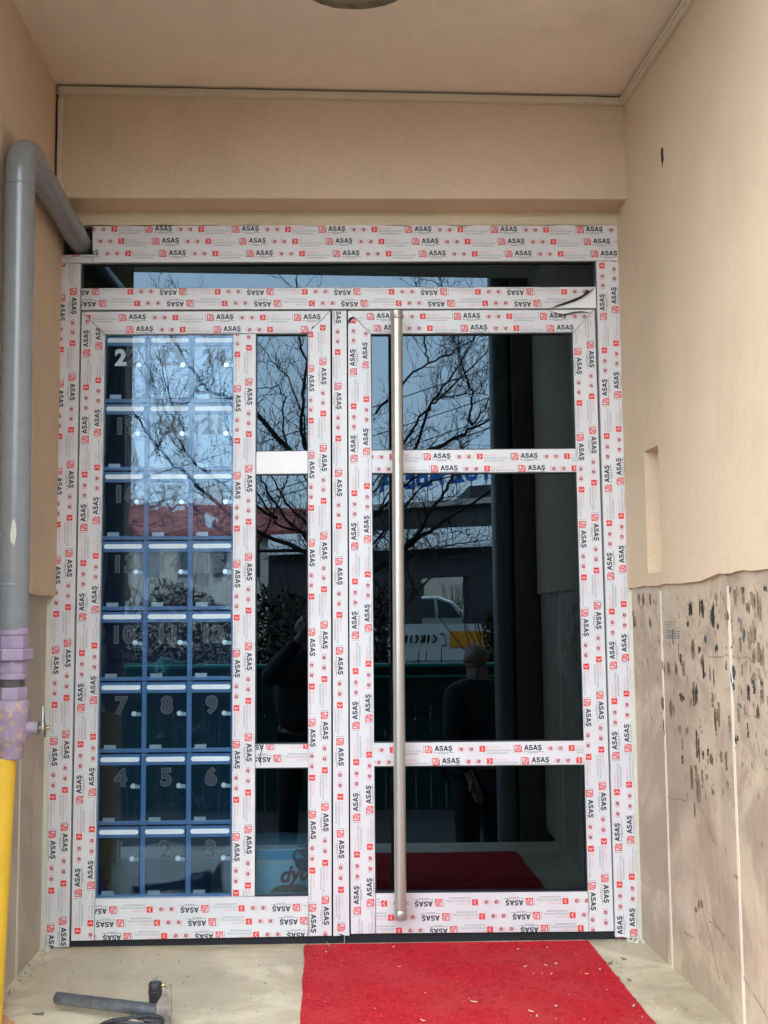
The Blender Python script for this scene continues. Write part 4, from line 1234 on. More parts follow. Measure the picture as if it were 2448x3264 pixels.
# ================================================================== GAS PIPE
gp = empty('gas_pipe', (-.829, -.70, -.02))
tag(gp, 'grey gas riser pipe on the left wall that bends back into the frame corner', 'pipe')
PX, PY, PR = -.8305, -.70, .0405
ZT = 1.297
bm = bmesh.new()
pts = [(PX + .006, PY, -.030), (PX, PY, ZT - .085 - .03)]
ring_path(bm, pts, [PR, PR], 36)
fin('riser', bm, M['greypipe'], gp, smooth=True)
bm = bmesh.new()
rb = .085
pts = []
for k in range(13):
    a = math.pi/2*k/12
    pts.append((PX + .0, PY + rb - rb*math.cos(a), ZT - rb + rb*math.sin(a)))
pts = [(PX, PY, ZT - rb - .032)] + pts + [(PX + .001, PY + rb + .02, ZT)]
ring_path(bm, pts, [PR + .0006]*len(pts), 36)
fin('elbow', bm, M['greypipe'], gp, smooth=True)
bm = bmesh.new()
ring_path(bm, [(PX + .001, PY + rb + .018, ZT), (PX + .006, .045, 1.262)], [PR - .0015, PR - .0015], 36)
fin('horizontal_run', bm, M['greypipe'], gp, smooth=True)
bm = bmesh.new()
for z, r in ((ZT - rb - .033, PR + .0012),):
    ring_path(bm, [(PX, PY, z - .003), (PX, PY, z - .0012), (PX, PY, z + .0012), (PX, PY, z + .003)], [PR, r + .0008, r + .0008, PR], 36)
fin('weld_bead', bm, M['greypipe'], gp, smooth=True)
bm = bmesh.new()
ring_path(bm, [(PX+.004, PY, .083), (PX+.004, PY, .086), (PX+.004, PY, .090), (PX+.004, PY, .093)], [PR, PR + .001, PR + .001, PR], 36)
fin('weld_bead', bm, M['greypipe'], gp, smooth=True)
bm = bmesh.new()
for a0, a1, z0, z1, z2, z3 in ((-.12, .22, .222, .238, .235, .212), (-1.05, -.80, .193, .206, .20, .188), (-.25, -.02, .20, .208, .207, .192)):
    pass
random.seed(8)
for (ang, z, w, h) in ((-1.0, .219, .020, .018), (-1.05, .190, .012, .010), (.12, .222, .016, .075)):
    n = 10; c_ = None; pv = []
    for k in range(n):
        t_ = 2*math.pi*k/n
        aa = ang + math.cos(t_)*w/PR*.5*random.uniform(.7, 1.1); zz = z + math.sin(t_)*h*.5*random.uniform(.7, 1.1)
        pv.append(bm.verts.new((PX + .004 + (PR+.0007)*math.sin(aa + .1), PY - (PR+.0007)*math.cos(aa + .1), zz)))
    bm.faces.new(pv)
for f in bm.faces:
    if f.normal.y > 0: f.normal_flip()
fin('paint_chips', bm, M['filler'], gp)

vv = empty('gas_valve', (-.82, -.70, -.38))
tag(vv, 'lilac painted gas valve with worn hexagonal unions below the grey pipe', 'valve')
VX = -.8235
def hexn(name, prof, seg, mat, ph=.2, x=VX, smooth=False):
    bm = bmesh.new(); lathe(bm, (x, PY), prof, seg, ph); return fin(name, bm, M[mat], vv, smooth=smooth, bevel=.0012)
hexn('flange', [(.0385, -.044), (.0400, -.042), (.0400, -.026), (.0385, -.024)], 32, 'lilac')
hexn('union_nut', [(.0385, -.079), (.0395, -.076), (.0395, -.046), (.0375, -.0435)], 8, 'lilac')
hexn('union_nut', [(.0500, -.110), (.0530, -.107), (.0530, -.082), (.0505, -.079)], 6, 'lilac', .25)
hexn('collar', [(.0380, -.142), (.0385, -.139), (.0385, -.112), (.037, -.110)], 8, 'lilac')
hexn('flange', [(.0355, -.160), (.0370, -.157), (.0370, -.146), (.0355, -.142)], 32, 'lilac')
bm = bmesh.new(); 
prof = []
for k in range(10): prof += [(.0335, -.178 + .0018*k), (.0315, -.178 + .0018*k + .0009)]
lathe(bm, (VX, PY), prof, 32); fin('thread', bm, M['thread'], vv, smooth=False)
hexn('valve_neck', [(.0375, -.214), (.0395, -.209), (.0395, -.182), (.0370, -.179)], 6, 'lilac', .1)
bm = bmesh.new(); lathe(bm, (VX, PY), [(.0300, -.362), (.0330, -.357), (.0345, -.330), (.0435, -.318), (.0460, -.305), (.0460, -.262), (.0475, -.258), (.0475, -.236), (.0440, -.218), (.040, -.213)], 36)
fin('valve_body', bm, M['lilac2'], vv, smooth=True)
hexn('lower_nut', [(.0310, -.366), (.0340, -.363), (.0350, -.342), (.033, -.335)], 6, 'lilac2', .3)
bm = bmesh.new(); ring_path(bm, [(VX+.04, PY, -.286), (VX+.062, PY, -.286), (VX+.064, PY, -.286)], [.0185, .0165, .014], 20)
fin('stem_boss', bm, M['lilac'], vv, smooth=True)
bm = bmesh.new(); ring_path(bm, [(VX+.063, PY, -.286), (VX+.072, PY, -.286)], [.018, .018], 10)
ring_path(bm, [(VX+.072, PY, -.286), (VX+.084, PY, -.286)], [.007, .007], 10)
fin('packing_nut', bm, M['thread'], vv)
bm = bmesh.new()
prism(bm, [(VX+.0, 0)]*0 or [(-.012, -.309), (.010, -.312), (.014, -.292), (.008, -.270), (.006, -.234), (-.002, -.230), (-.008, -.262), (-.014, -.290)], 0, .0035)
for v in bm.verts:
    x, y, z = v.co
    v.co = Vector((VX + .084 + y + (z + .286)*(-.06), PY + x*1.1, z))
fin('lever', bm, M['steel'], vv, bevel=.0007)
bm = bmesh.new(); ring_path(bm, [(VX+.0875, PY, -.286), (VX+.094, PY, -.286)], [.0075, .0075], 6)
ring_path(bm, [(VX+.094, PY, -.286), (VX+.101, PY, -.286)], [.0045, .0045], 10)
fin('stem_nut', bm, M['brass'], vv)
# yellow pipe
bm = bmesh.new()
ring_path(bm, [(-.843, -.70, -.362), (-.862, -.715, -1.044)], [.0345, .0345], 32)
yp = fin('yellow_gas_pipe', bm, M['yellow'], None, smooth=True)
tag(yp, 'yellow gas pipe rising from the floor to the lilac valve', 'pipe')

# ================================================================== FLOOR THINGS
mt = empty('door_mat', (.38, -.66, ZF))
tag(mt, 'red carpet mat lying on the marble in front of the entrance door', 'mat')
bm = bmesh.new()
NX, NY = 60, 80
x0, x1, y0, y1 = -.069, .834, -.024, -1.31
G = [[None]*(NY+1) for _ in range(NX+1)]
for i in range(NX+1):
    for j in range(NY+1):
        u, v_ = i/NX, j/NY
        x = x0 + (x1-x0)*u; y = y0 + (y1-y0)*v_
        if i in (0, NX): x += .006*noise.noise((y*7, i, 0)) + .003*noise.noise((y*55, i, 1))
        if j == 0: y += .003*noise.noise((x*14, 5, 0)) + .0015*noise.noise((x*60, 5, 0))
        G[i][j] = bm.verts.new((x, y, ZF + .0075 + .0012*noise.noise((x*9, y*9, 0)) + .0010*noise.noise((x*35, y*35, 0))))
for i in range(NX):
    for j in range(NY): bm.faces.new((G[i][j], G[i][j+1], G[i+1][j+1], G[i+1][j]))
bd_ = [G[i][0] for i in range(NX+1)] + [G[NX][j] for j in range(1, NY+1)] + [G[i][NY] for i in range(NX-1, -1, -1)] + [G[0][j] for j in range(NY-1, 0, -1)]
lo = [bm.verts.new((v.co.x, v.co.y, ZF + .0005)) for v in bd_]
for k in range(len(bd_)):
    m_ = (k+1) % len(bd_); bm.faces.new((bd_[k], bd_[m_], lo[m_], lo[k]))
bmesh.ops.recalc_face_normals(bm, faces=bm.faces)
fin('carpet', bm, M['mat'], mt, smooth=True)
random.seed(12)
verts, faces = [], []
for i in range(42000):
    x = random.uniform(x0 + .001, x1 - .001); y = y0 - (random.random()**1.25)*(.80)
    a = random.uniform(0, 6.28); w = .0011; h = random.uniform(.0015, .0042)
    lx, ly = random.gauss(0, .0016), random.gauss(0, .0016)
    b0 = len(verts); z = ZF + .0068
    verts += [(x - w*math.cos(a), y - w*math.sin(a), z), (x + w*math.cos(a), y + w*math.sin(a), z), (x + lx, y + ly, z + h)]
    faces.append((b0, b0+1, b0+2))
pl_ = parent_loc(mt)
me = bpy.data.meshes.new('mat_pile'); me.from_pydata([(v[0]-pl_.x, v[1]-pl_.y, v[2]-pl_.z) for v in verts], [], faces); me.update()
o = link('mat_pile', me, M['mat'], mt); o['kind'] = 'stuff'

# wood shavings and chips
bm = bmesh.new()
random.seed(21)
def chip(x, y, z, l, w, mi=0):
    a = random.uniform(0, 3.14); ca, sa = math.cos(a), math.sin(a)
    t_ = .0015
    v = []
    for dz in (0, t_):
        for u, q in ((-l, -w*.5), (l*.2, -w), (l, -w*.2), (l*.8, w*.7), (-l*.5, w)):
            v.append(bm.verts.new((x + u*ca - q*sa, y + u*sa + q*ca, z + dz + .002*abs(u)/l)))
    fs = [bm.faces.new([v[i] for i in (4,3,2,1,0)]), bm.faces.new([v[i] for i in (5,6,7,8,9)])]
    for i in range(5): fs.append(bm.faces.new((v[i], v[(i+1) % 5], v[5+(i+1) % 5], v[5+i])))
    for f in fs: f.material_index = mi
CH = [[.209, -.08], [-.002, -.121], [.686, -.109], [.584, -.294], [.647, -.283], [.68, -.271], [.648, -.365], [.749, -.369], [.797, -.331], [.593, -.12], [.394, -.587], [.533, -.667], [.606, -.63], [.811, -.639], [.542, -.703], [.214, -.276], [.245, -.722]]
for x, y in CH: chip(x, y, ZF + .0105, random.uniform(.004, .011), random.uniform(.0015, .0032), 0 if random.random() < .8 else 1)
for x, y in [(.849, -.242), (.837, -.373), (.864, -.401), (.90, -.2)]: chip(x, y, ZF + .001, .011, .006, 2)
for i in range(26):
    x = random.uniform(-.06, .82); y = -random.random()*.75
    chip(x, y, ZF + .0105, random.uniform(.001, .0022), random.uniform(.0006, .0013), random.choice((0, 1)))
for i in range(70):
    x = random.uniform(-.88, -.1) if i % 3 else random.uniform(.85, .99); y = -random.random()*.72
    chip(x, y, ZF + .0008, random.uniform(.001, .004), random.uniform(.0008, .0022), random.choice((1, 2, 2)))
for i in range(30):
    chip(-.895 + random.random()*.03, -random.random()*.45, ZF + .0008, random.uniform(.002, .006), random.uniform(.001, .004), random.choice((1, 2)))
o = fin('wood_shavings', bm, [M['wood'], M['filler'], simple('grey_grit', (.26, .23, .18), .9)])
tag(o, 'pale wood chips and grit scattered over the red mat and the marble floor', 'debris', kind='stuff')

# hammer lying on a heap of cable
hm = empty('hammer', (-.5, -.62, ZF + .05))
tag(hm, 'hammer with a long dark steel tube handle resting on black cables', 'hammer')
bm = bmesh.new()
A_, B_ = Vector((-.722, -.575, ZF + .034)), Vector((-.432, -.705, ZF + .040))
rings = ring_path(bm, [A_, A_ + (B_-A_)*.004, A_ + (B_-A_)*.5, B_], [.0145, .0160, .0165, .0170], 24)
fin('handle', bm, M['darkmetal'], hm, smooth=True)
bm = bmesh.new()
# wedge blade: outline in a plane roughly square to the handle
d_ = (B_-A_).normalized(); side = Vector((d_.y, -d_.x, 0)).normalized(); upv = Vector((0, 0, 1))
outl = [(-.030, -.038), (-.014, .004), (.006, .036), (.028, .066), (.035, .070), (.036, .020), (.034, -.038)]
f_, b_ = [], []
for u, w in outl:
    p = B_ + Vector((1, 0, 0))*u + Vector((0, -.25, 0))*u + upv*w
    th = .012 if w < .03 else .004
    f_.append(bm.verts.new(p + Vector((.1, -1, 0))*th)); b_.append(bm.verts.new(p + Vector((-.1, 1, 0))*th))
bm.faces.new(f_); bm.faces.new(b_[::-1])
for i in range(len(outl)):
    j = (i+1) % len(outl); bm.faces.new((f_[i], b_[i], b_[j], f_[j]))
bmesh.ops.recalc_face_normals(bm, faces=bm.faces)
fin('hammer_head', bm, M['rustblade'], hm, bevel=.0018)

pg = empty('power_plug', (-.452, -.628, ZF))
tag(pg, 'black two-pin power plug standing upright behind the hammer handle', 'plug')
bm = bmesh.new()
c_ = Vector((-.452, -.628, 0))
lathe(bm, (c_.x, c_.y), [(.0140, ZF + 0.0120), (.0150, ZF + 0.0280), (.0175, ZF + 0.0590), (.0188, ZF + 0.0615), (.0188, ZF + 0.0660), (.0165, ZF + 0.0680)], 20)
lathe(bm, (c_.x, c_.y), [(.0165, ZF + 0.0685), (.0172, ZF + 0.0710), (.0172, ZF + 0.0850), (.0160, ZF + 0.0870)], 24)
fin('plug_body', bm, M['black'], pg, smooth=True)
bm = bmesh.new()
for dx in (-.0045, .0045): ring_path(bm, [(c_.x+dx, c_.y, ZF + 0.0860), (c_.x+dx, c_.y, ZF + 0.1040), (c_.x+dx, c_.y, ZF + 0.1060)], [.0019, .0019, .0010], 10)
fin('pin', bm, M['steel'], pg, smooth=True)
bm = bmesh.new(); ring_path(bm, [(c_.x+.015, c_.y, ZF + 0.0780), (c_.x+.024, c_.y, ZF + 0.0800), (c_.x+.028, c_.y, ZF + 0.0750)], [.004, .005, .003], 8)
fin('earth_clip', bm, M['brass'], pg, smooth=True)
bm = bmesh.new()
ring_path(bm, [(c_.x-.015, c_.y, ZF + 0.0805), (c_.x-.032, c_.y, ZF + 0.0810)], [.0012, .0006], 6)
fin('earth_clip', bm, M['brass'], pg, smooth=True)
# power cables
bm = bmesh.new()
ring_path(bm, [(-.452, -.628, ZF + .05), (-.452, -.640, ZF + .02), (-.46, -.70, ZF + .012), (-.50, -.76, ZF + .008), (-.60, -.79, ZF + .008)], [.0095, .0075, .0065, .006, .006], 10)
random.seed(31)
for q in range(7):
    cx_, cy_ = -.50 + random.uniform(-.02, .03), -.765 + random.uniform(-.02, .02)
    r = random.uniform(.035, .085); pts = []
    for k in range(26):
        a = -2.6 + 5.2*k/25 + q
        pts.append((cx_ + r*1.35*math.cos(a), cy_ + r*.55*math.sin(a), ZF + .008 + .005*q + .004*math.sin(a*2+q)))
    ring_path(bm, pts, [.0055]*26, 8)
o = fin('cable_coil', bm, M['black'], None, smooth=True)
tag(o, 'black cable coiled under the hammer in the lower left corner', 'cable')
bm = bmesh.new()
prism(bm, [(-.600, ZF + .001), (-.575, ZF + .014), (-.53, ZF + .030), (-.49, ZF + .038), (-.46, ZF + .030), (-.45, ZF + .001)], -.755, -.715)
o = fin('tool_handle', bm, M['rustblade'], None, bevel=.005)
tag(o, 'dark reddish tool shaft lying half under the black cable coil', 'tool')

# broken terracotta piece
bm = bmesh.new()
prism(bm, [(-.885, ZF), (-.885, ZF + .050), (-.836, ZF + .048), (-.832, ZF + .043), (-.846, ZF + .022), (-.832, ZF + .018), (-.822, ZF + .012), (-.812, ZF)], -.735, -.66)
for v in bm.verts: v.co += Vector((random.uniform(-.004, .004), random.uniform(-.008, .008), random.uniform(-.002, .002)))
bmesh.ops.triangulate(bm, faces=bm.faces)
o = fin('brick_fragment', bm, M['terracotta'])
tag(o, 'broken orange terracotta brick piece in the bottom left corner', 'brick')
# screw
sc = empty('screw', (-.76, -.604, ZF))
tag(sc, 'small dull screw lying on the marble between brick piece and hammer', 'screw')
bm = bmesh.new()
ring_path(bm, [(-.780, -.600, ZF+.002), (-.772, -.602, ZF+.003), (-.753, -.606, ZF+.0035)], [.0006, .0020, .0022], 8)
fin('shank', bm, M['darkmetal'], sc, smooth=True)
bm = bmesh.new(); ring_path(bm, [(-.754, -.606, ZF+.0045), (-.749, -.607, ZF+.005)], [.0024, .0050], 10)
fin('head', bm, M['steel'], sc, smooth=True)

# ================================================================== THE STREET BEHIND THE CAMERA (seen mirrored in the glass)
def tube_raw(verts, faces, pts, radii, seg=5):
    up = None; prev = None
    for i, p in enumerate(pts):
        a = pts[max(i-1, 0)]; b = pts[min(i+1, len(pts)-1)]
        t_ = (b-a)
        if t_.length < 1e-6: t_ = Vector((0, 0, 1))
        t_.normalize()
        if up is None: up = t_.orthogonal().normalized()
        else:
            up = up - t_*up.dot(t_); up = up.normalized() if up.length > 1e-6 else t_.orthogonal().normalized()
        s_ = t_.cross(up)
        b0 = len(verts)
        for k in range(seg):
            an = 2*math.pi*k/seg
            verts.append(tuple(p + (up*math.cos(an) + s_*math.sin(an))*radii[i]))
        if prev is not None:
            for k in range(seg): faces.append((prev+k, prev+(k+1) % seg, b0+(k+1) % seg, b0+k))
        prev = b0
def wobble(pts, amp, n=3):
    out = []
    for i in range(len(pts)-1):
        for k in range(n):
            p = pts[i].lerp(pts[i+1], k/n)
            if not (i == 0 and k == 0): p = p + Vector((random.gauss(0, amp), random.gauss(0, amp), random.gauss(0, amp)))
            out.append(p)
    out.append(pts[-1]); return out
def twigs(verts, faces, pts, r0, depth, dens, lmul=1.0):
    for i in range(1, len(pts)):
        if random.random() > dens: continue
        d = (pts[i]-pts[i-1]).normalized()
        ax = Vector((random.gauss(0, 1), random.gauss(0, .45), random.gauss(0, 1))).normalized()
        dr = (d*.75 + ax*.75 + Vector((0, 0, .25))).normalized()
        L = random.uniform(.15, .62)*lmul
        n = 4; q = [pts[i]]
        for k in range(n):
            dr = (dr + Vector((random.gauss(0, .22), random.gauss(0, .12), random.gauss(0, .22) + .06))).normalized()
            q.append(q[-1] + dr*L/n)
        rr = max(.0035, r0*random.uniform(.28, .5))
        tube_raw(verts, faces, q, [rr*(1-.8*k/n) for k in range(n+1)], 4)
        if depth > 0: twigs(verts, faces, q, rr*1.3, depth-1, .6, lmul*.6)
def mesh_from(name, verts, faces, mat, parent, off=Vector((0, 0, 0))):
    me = bpy.data.meshes.new(name)
    me.from_pydata([(v[0]-off.x, v[1]-off.y, v[2]-off.z) for v in verts], [], faces); me.update()
    return link(name, me, mat, parent)

t1 = empty('bare_tree', (-.07, -8.0, ZG))
tag(t1, 'nearest leafless tree spreading its limbs across the middle of the reflection', 'tree')
random.seed(17)
verts, faces = [], []
tr0 = [Vector(p) for p in ((-.10, -8.0, ZG),)] + [Vector(p) for p in LIMBS['tr']]
tube_raw(verts, faces, tr0, [.17, .15, .13, .115, .09], 10)
TK = .62
THICK = {'E': .042, 'I': .05, 'J': .05, 'c': .05, 'e': .046, 'U': .05, 'B': .028, 'C': .024, 'A': .024, 'A0': .028, 'D': .022, 'N': .036, 'O': .034, 'P': .038, 'K3': .026, 'K2': .03, 'f': .03, 'g': .03, 'L': .024}
mesh_from('trunk', verts, faces, M['bark'], t1, parent_loc(t1))
verts, faces = [], []
hub = Vector(LIMBS['tr'][-1])
for k, pl0 in LIMBS.items():
    if k == 'tr': continue
    P_ = [Vector(p) for p in pl0]
    r = THICK.get(k, .018)*TK
    if k in ('I', 'J', 'K3', 'L', 'N', 'O', 'P', 'U', 'e', 'g'):
        P_ = [hub + Vector((0, 0, -.25 if k in 'JL' else 0))] + P_
    w = wobble(P_, .009, 4)
    n = len(w)
    tube_raw(verts, faces, w, [r*(1 - .72*i/(n-1)) for i in range(n)], 6)
    twigs(verts, faces, w, max(r*.6, .010), 2, .85, .85)
    twigs(verts, faces, w, max(r*.4, .008), 1, .35, .55)
mesh_from('crown', verts, faces, M['bark'], t1, parent_loc(t1))

def grow(verts, faces, p, d, r, L, depth):
    n = 5; q = [p]
    for k in range(n):
        d = (d + Vector((random.gauss(0, .13), random.gauss(0, .13), random.gauss(0, .10)+.02))).normalized()
        q.append(q[-1] + d*L/n)
    tube_raw(verts, faces, q, [r*(1-.45*k/n) for k in range(n+1)], 6 if depth > 2 else 4)
    if depth == 0: return
    for m_ in range(random.choice((2, 3, 3))):
        ax = Vector((random.gauss(0, 1), random.gauss(0, 1), random.gauss(0, .7))).normalized()
        nd = (d*.8 + ax*.7).normalized()
        grow(verts, faces, q[random.choice((3, 4, 5))], nd, r*.58, L*random.uniform(.62, .85), depth-1)
for (x, y, h, sd, lab) in ((3.4, -11.5, 1.2, 3, 'leafless tree further right in the reflection, before the dark building'),
                      (-3.4, -12.5, 1.4, 5, 'leafless tree on the left of the reflection, before the red roofed house'),
                      (.9, -14.5, 1.3, 9, 'distant bare tree with fine twigs behind the nearest tree')):
    tt = empty('bare_tree', (x, y, ZG)); tag(tt, lab, 'tree')
    random.seed(sd)
    verts, faces = [], []
    tube_raw(verts, faces, [Vector((x, y, ZG)), Vector((x+.05, y, ZG+h*.5)), Vector((x, y, ZG+h))], [.15, .12, .10], 8)
    mesh_from('trunk', verts, faces, M['bark'], tt, parent_loc(tt))
    verts, faces = [], []
    for m_ in range(4):
        a = m_*1.57 + .4
        grow(verts, faces, Vector((x, y, ZG+h*.95)), Vector((math.cos(a)*.55, math.sin(a)*.4, .9)).normalized(), .045, 1.15, 5)
    mesh_from('crown', verts, faces, M['bark'], tt, parent_loc(tt))

# overhead cables
for i, (z0, sl, y) in enumerate(((4.11, .335, -20), (3.55, .33, -20.4), (3.1, .34, -20.8), (2.85, .33, -20.2))):
    bm = bmesh.new()
    ring_path(bm, [(-16, y, z0 - 16*sl*.9), (0, y, z0), (16, y, z0 + 16*sl)], [.012]*3, 5)
    o = fin('overhead_cable', bm, M['black']); tag(o, ['topmost', 'second highest', 'third highest', 'lowest'][i] + ' of the thin overhead cables crossing the reflected sky', 'cable', 'overhead cables in the reflected sky')

# green steel fence
gf = empty('green_fence', (0, -6.8, ZG))
tag(gf, 'green ribbed steel fence across the street, mirrored in the dark glass', 'fence')
boxes('top_rail', [((-7, -6.82, -.475), (9, -6.70, -.44))], M['greenrim'], gf, bevel=.01)
boxes('mid_rail', [((.4, -6.79, -.575), (9, -6.71, -.55))], M['greenrim'], gf, bevel=.01)
boxes('panel', [((-7, -6.84, -.74), (9, -6.80, -.475))], M['green'], gf)
boxes('lower_rail', [((-7, -6.86, -.82), (9, -6.74, -.74))], M['darkwall'], gf)
lst = []
x = -7.0
while x < 9: lst.append(((x, -6.84, ZG), (x + .125, -6.80, -.82))); x += .14
o = boxes('rib_panel', lst, M['green'], gf); o['kind'] = 'stuff'
# hedges
def hedge(name, label, x0, x1, y0, y1, z0, z1, n, mats, seed):
    random.seed(seed)
    verts, faces = [], []
    for i in range(n):
        x = random.uniform(x0, x1)
        tp = z0 + (z1-z0)*(.72 + .28*noise.noise((x*1.4, seed, 0)) + .12*noise.noise((x*6, seed, 2)))
        z = z0 + (tp-z0)*random.random()**.8
        y = random.uniform(y0, y1)
        s_ = random.uniform(.02, .055)
        a = Vector((random.gauss(0, 1), random.gauss(0, 1), random.gauss(0, 1))).normalized()*s_
        b = a.orthogonal().normalized()*s_*.5
        p = Vector((x, y, z)); b0 = len(verts)
        verts += [tuple(p-a), tuple(p+b), tuple(p+a), tuple(p-b)]
        faces.append((b0, b0+1, b0+2, b0+3))
    rt = empty(name, ((x0+x1)/2, (y0+y1)/2, ZG)); tag(rt, label, 'hedge')
    o = mesh_from('foliage', verts, faces, mats, rt, parent_loc(rt))
    verts, faces = [], []
    for i in range(40):
        p = Vector((random.uniform(x0, x1), random.uniform(y0, y1), ZG))
        q = [p, p + Vector((random.gauss(0, .1), 0, (z1-ZG)*.45)), p + Vector((random.gauss(0, .3), 0, (z1-ZG)*.95))]
        tube_raw(verts, faces, q, [.025, .015, .006], 4)
    mesh_from('stems', verts, faces, M['bark'], rt, parent_loc(rt))
hedge('hedge', 'tall brownish hedge left of the banner in the reflection', -5.5, .75, -10.6, -9.3, ZG, 1.0, 26000, M['leaf2'], 1)
hedge('hedge', 'low dark green hedge under the orange and white banner in the reflection', .7, 6.0, -10.0, -9.2, ZG, -.33, 9000, M['leaf'], 2)
hedge('shrub', 'small shrub right of the orange banner in the reflection', 1.95, 2.7, -10.2, -9.6, -.6, .15, 1800, M['leaf'], 6)
# banner wall
bn = empty('banner', (2.2, -16, ZG))
tag(bn, 'white banner with an orange panel behind the hedge, mirrored in the door', 'banner')
boxes('banner_board', [((.4, -16.04, -.78), (5.0, -16.0, -.15))], M['whitepanel'], bn)
boxes('orange_field', [((2.18, -15.995, -.56), (2.85, -15.985, -.28))], M['orange'], bn)
bm = bmesh.new()
ring_path(bm, [(2.02, -15.985, -.30), (2.10, -15.985, -.33), (2.12, -15.985, -.50), (2.04, -15.985, -.52)], [.018]*4, 6)
fin('bracket_mark', bm, M['beige'], bn)
bm = bmesh.new(); random.seed(5)
x = 1.0
while x < 1.95:
    w = random.uniform(.05, .09); ring_path(bm, [(x, -15.98, -.47), (x+w*random.random(), -15.98, -.40), (x+w*.2, -15.98, -.34)], [.018]*3, 5); x += w*.7 + random.uniform(.01, .07)
fin('dark_marks', bm, M['slot'], bn)
boxes('banner_post', [((.6, -16.1, ZG), (.68, -16.04, -.15)), ((4.6, -16.1, ZG), (4.68, -16.04, -.15))], M['concrete'], bn)
# dark pavilion with rounded white roof
pv = empty('pavilion', (3, -24, ZG))
tag(pv, 'dark roadside hall with a rounded white roof edge and an open passage, in the reflection', 'building')
bz = lambda x: .035*(x - 2)
def slanted(name, x0, x1, y0, y1, z0, z1, mat, parent):
    bm = bmesh.new(); box(bm, (x0, y0, z0), (x1, y1, z1))
    for v in bm.verts: v.co.z += bz(v.co.x)
    return fin(name, bm, mat, parent)
slanted('wall', -1.4, 2.38, -25, -24, ZG, 1.62, M['darkwall'], pv)
slanted('wall', 3.54, 9, -25, -24, ZG, 1.62, M['darkwall'], pv)
slanted('lintel', 2.381, 3.539, -25, -24, .93, 1.62, M['darkwall'], pv)
bm = bmesh.new(); n = 10
for k in range(n):
    a, b = math.pi*.5*k/n, math.pi*.5*(k+1)/n
    f = lambda t_: (-24.4 + .75*math.sin(t_), 1.63 + .55*math.cos(t_) - .02)
    vs = [bm.verts.new((x, f(t_)[0], f(t_)[1] + bz(x))) for x, t_ in ((-1.4, a), (9, a), (9, b), (-1.4, b))]
    bm.faces.new(vs)
bmesh.ops.recalc_face_normals(bm, faces=bm.faces)
fin('rounded_roof', bm, M['whitemetal'], pv, smooth=True)
# long building behind with roof sign
lbld = empty('long_building', (4, -34, ZG))
tag(lbld, 'long dark building with a grey roof edge and windows behind the pavilion, in the reflection', 'building')
bz2 = lambda x: .06*(x - 2)
def sl2(name, x0, x1, y0, y1, z0, z1, mat):
    bm = bmesh.new(); box(bm, (x0, y0, z0), (x1, y1, z1))
    for v in bm.verts: v.co.z += bz2(v.co.x)
    return fin(name, bm, mat, lbld)
sl2('wall', 1.2, 14, -40, -34, ZG, 3.55, M['darkwall'])
sl2('roof_edge', 1.1, 14.2, -40, -33.7, 3.551, 3.74, M['greyband'])
for k in range(11):
    sl2('window', 1.9 + .62*k, 2.4 + .62*k, -34.02, -33.99, 2.45, 2.95, M['glasswin'])
sl2('roof_box', 5.0, 7.2, -38, -34.5, 3.76, 4.25, M['darkwall'])
sg = empty('roof_sign', (3.5, -34.2, 4.0))
tag(sg, 'large blue sign letters on posts above the long building roof, in the reflection', 'sign')
tt_ = text_tris('TUZ ABESA', .78, .03, 2)
wt = max(p[0] for t_ in tt_ for p in t_)
verts, faces = [], []
for t_ in tt_:
    b0 = len(verts)
    for yy in (-34.1, -34.2):
        for x, z in t_:
            X = 5.75 - x*3.9/wt
            verts.append((X - 3.5, yy + 34.2, z + 4.22 + .12*(X-2) - 4.0))
    faces += [(b0, b0+1, b0+2), (b0+5, b0+4, b0+3), (b0, b0+3, b0+4, b0+1), (b0+1, b0+4, b0+5, b0+2), (b0+2, b0+5, b0+3, b0)]
me = bpy.data.meshes.new('letters'); me.from_pydata(verts, [], faces); me.update(); link('letters', me, M['signblue'], sg)
bm = bmesh.new()
for k in range(8): box(bm, (2.0 + .5*k, -34.25, 3.7), (2.03 + .5*k, -34.22, 5.0 + .12*.5*k))
fin('sign_posts', bm, M['slot'], sg)
# house with red roof
rh = empty('red_roofed_house', (-3, -30, ZG))
tag(rh, 'house with a red tiled roof and pale walls on the left of the reflection', 'house')
boxes('wall', [((-9, -36, ZG), (.9, -30, 2.6))], M['beige'], rh)
bm = bmesh.new()
vs = [bm.verts.new(p) for p in ((-9.4, -29.6, 2.55), (1.2, -29.6, 2.55), (.9, -33, 3.45), (-9, -33, 3.9), (-9.4, -29.6, 2.40), (1.2, -29.6, 2.40), (1.2, -36.4, 2.5), (-9.4, -36.4, 2.5))]
for f in ((0, 1, 2, 3), (4, 5, 1, 0), (1, 5, 6, 2), (3, 2, 6, 7), (0, 3, 7, 4), (4, 7, 6, 5)): bm.faces.new([vs[i] for i in f])
bmesh.ops.recalc_face_normals(bm, faces=bm.faces)
fin('roof', bm, M['redroof'], rh)
for k in range(9):
    boxes('window', [((-8.4 + 1.0*k, -29.995, 1.2), (-7.95 + 1.0*k, -29.98, 2.1))], M['glasswin'], rh)
# beige block seen through the passage
bb = empty('beige_block', (4, -33, ZG))
tag(bb, 'pale beige block of flats seen through the pavilion passage in the reflection', 'building')
boxes('wall', [((2.2, -33.6, ZG), (5.2, -32.6, 1.5))], M['beige'], bb)
for k in range(2): boxes('window', [((2.95 + 1.5*k, -32.59, .55), (3.2 + 1.5*k, -32.57, 1.05))], M['glasswin'], bb)
hedge('shrub', 'dark bush in front of the beige block in the reflection', 3.75, 4.9, -31.6, -30.6, -1.2, 1.1, 700, M['leaf'], 8)
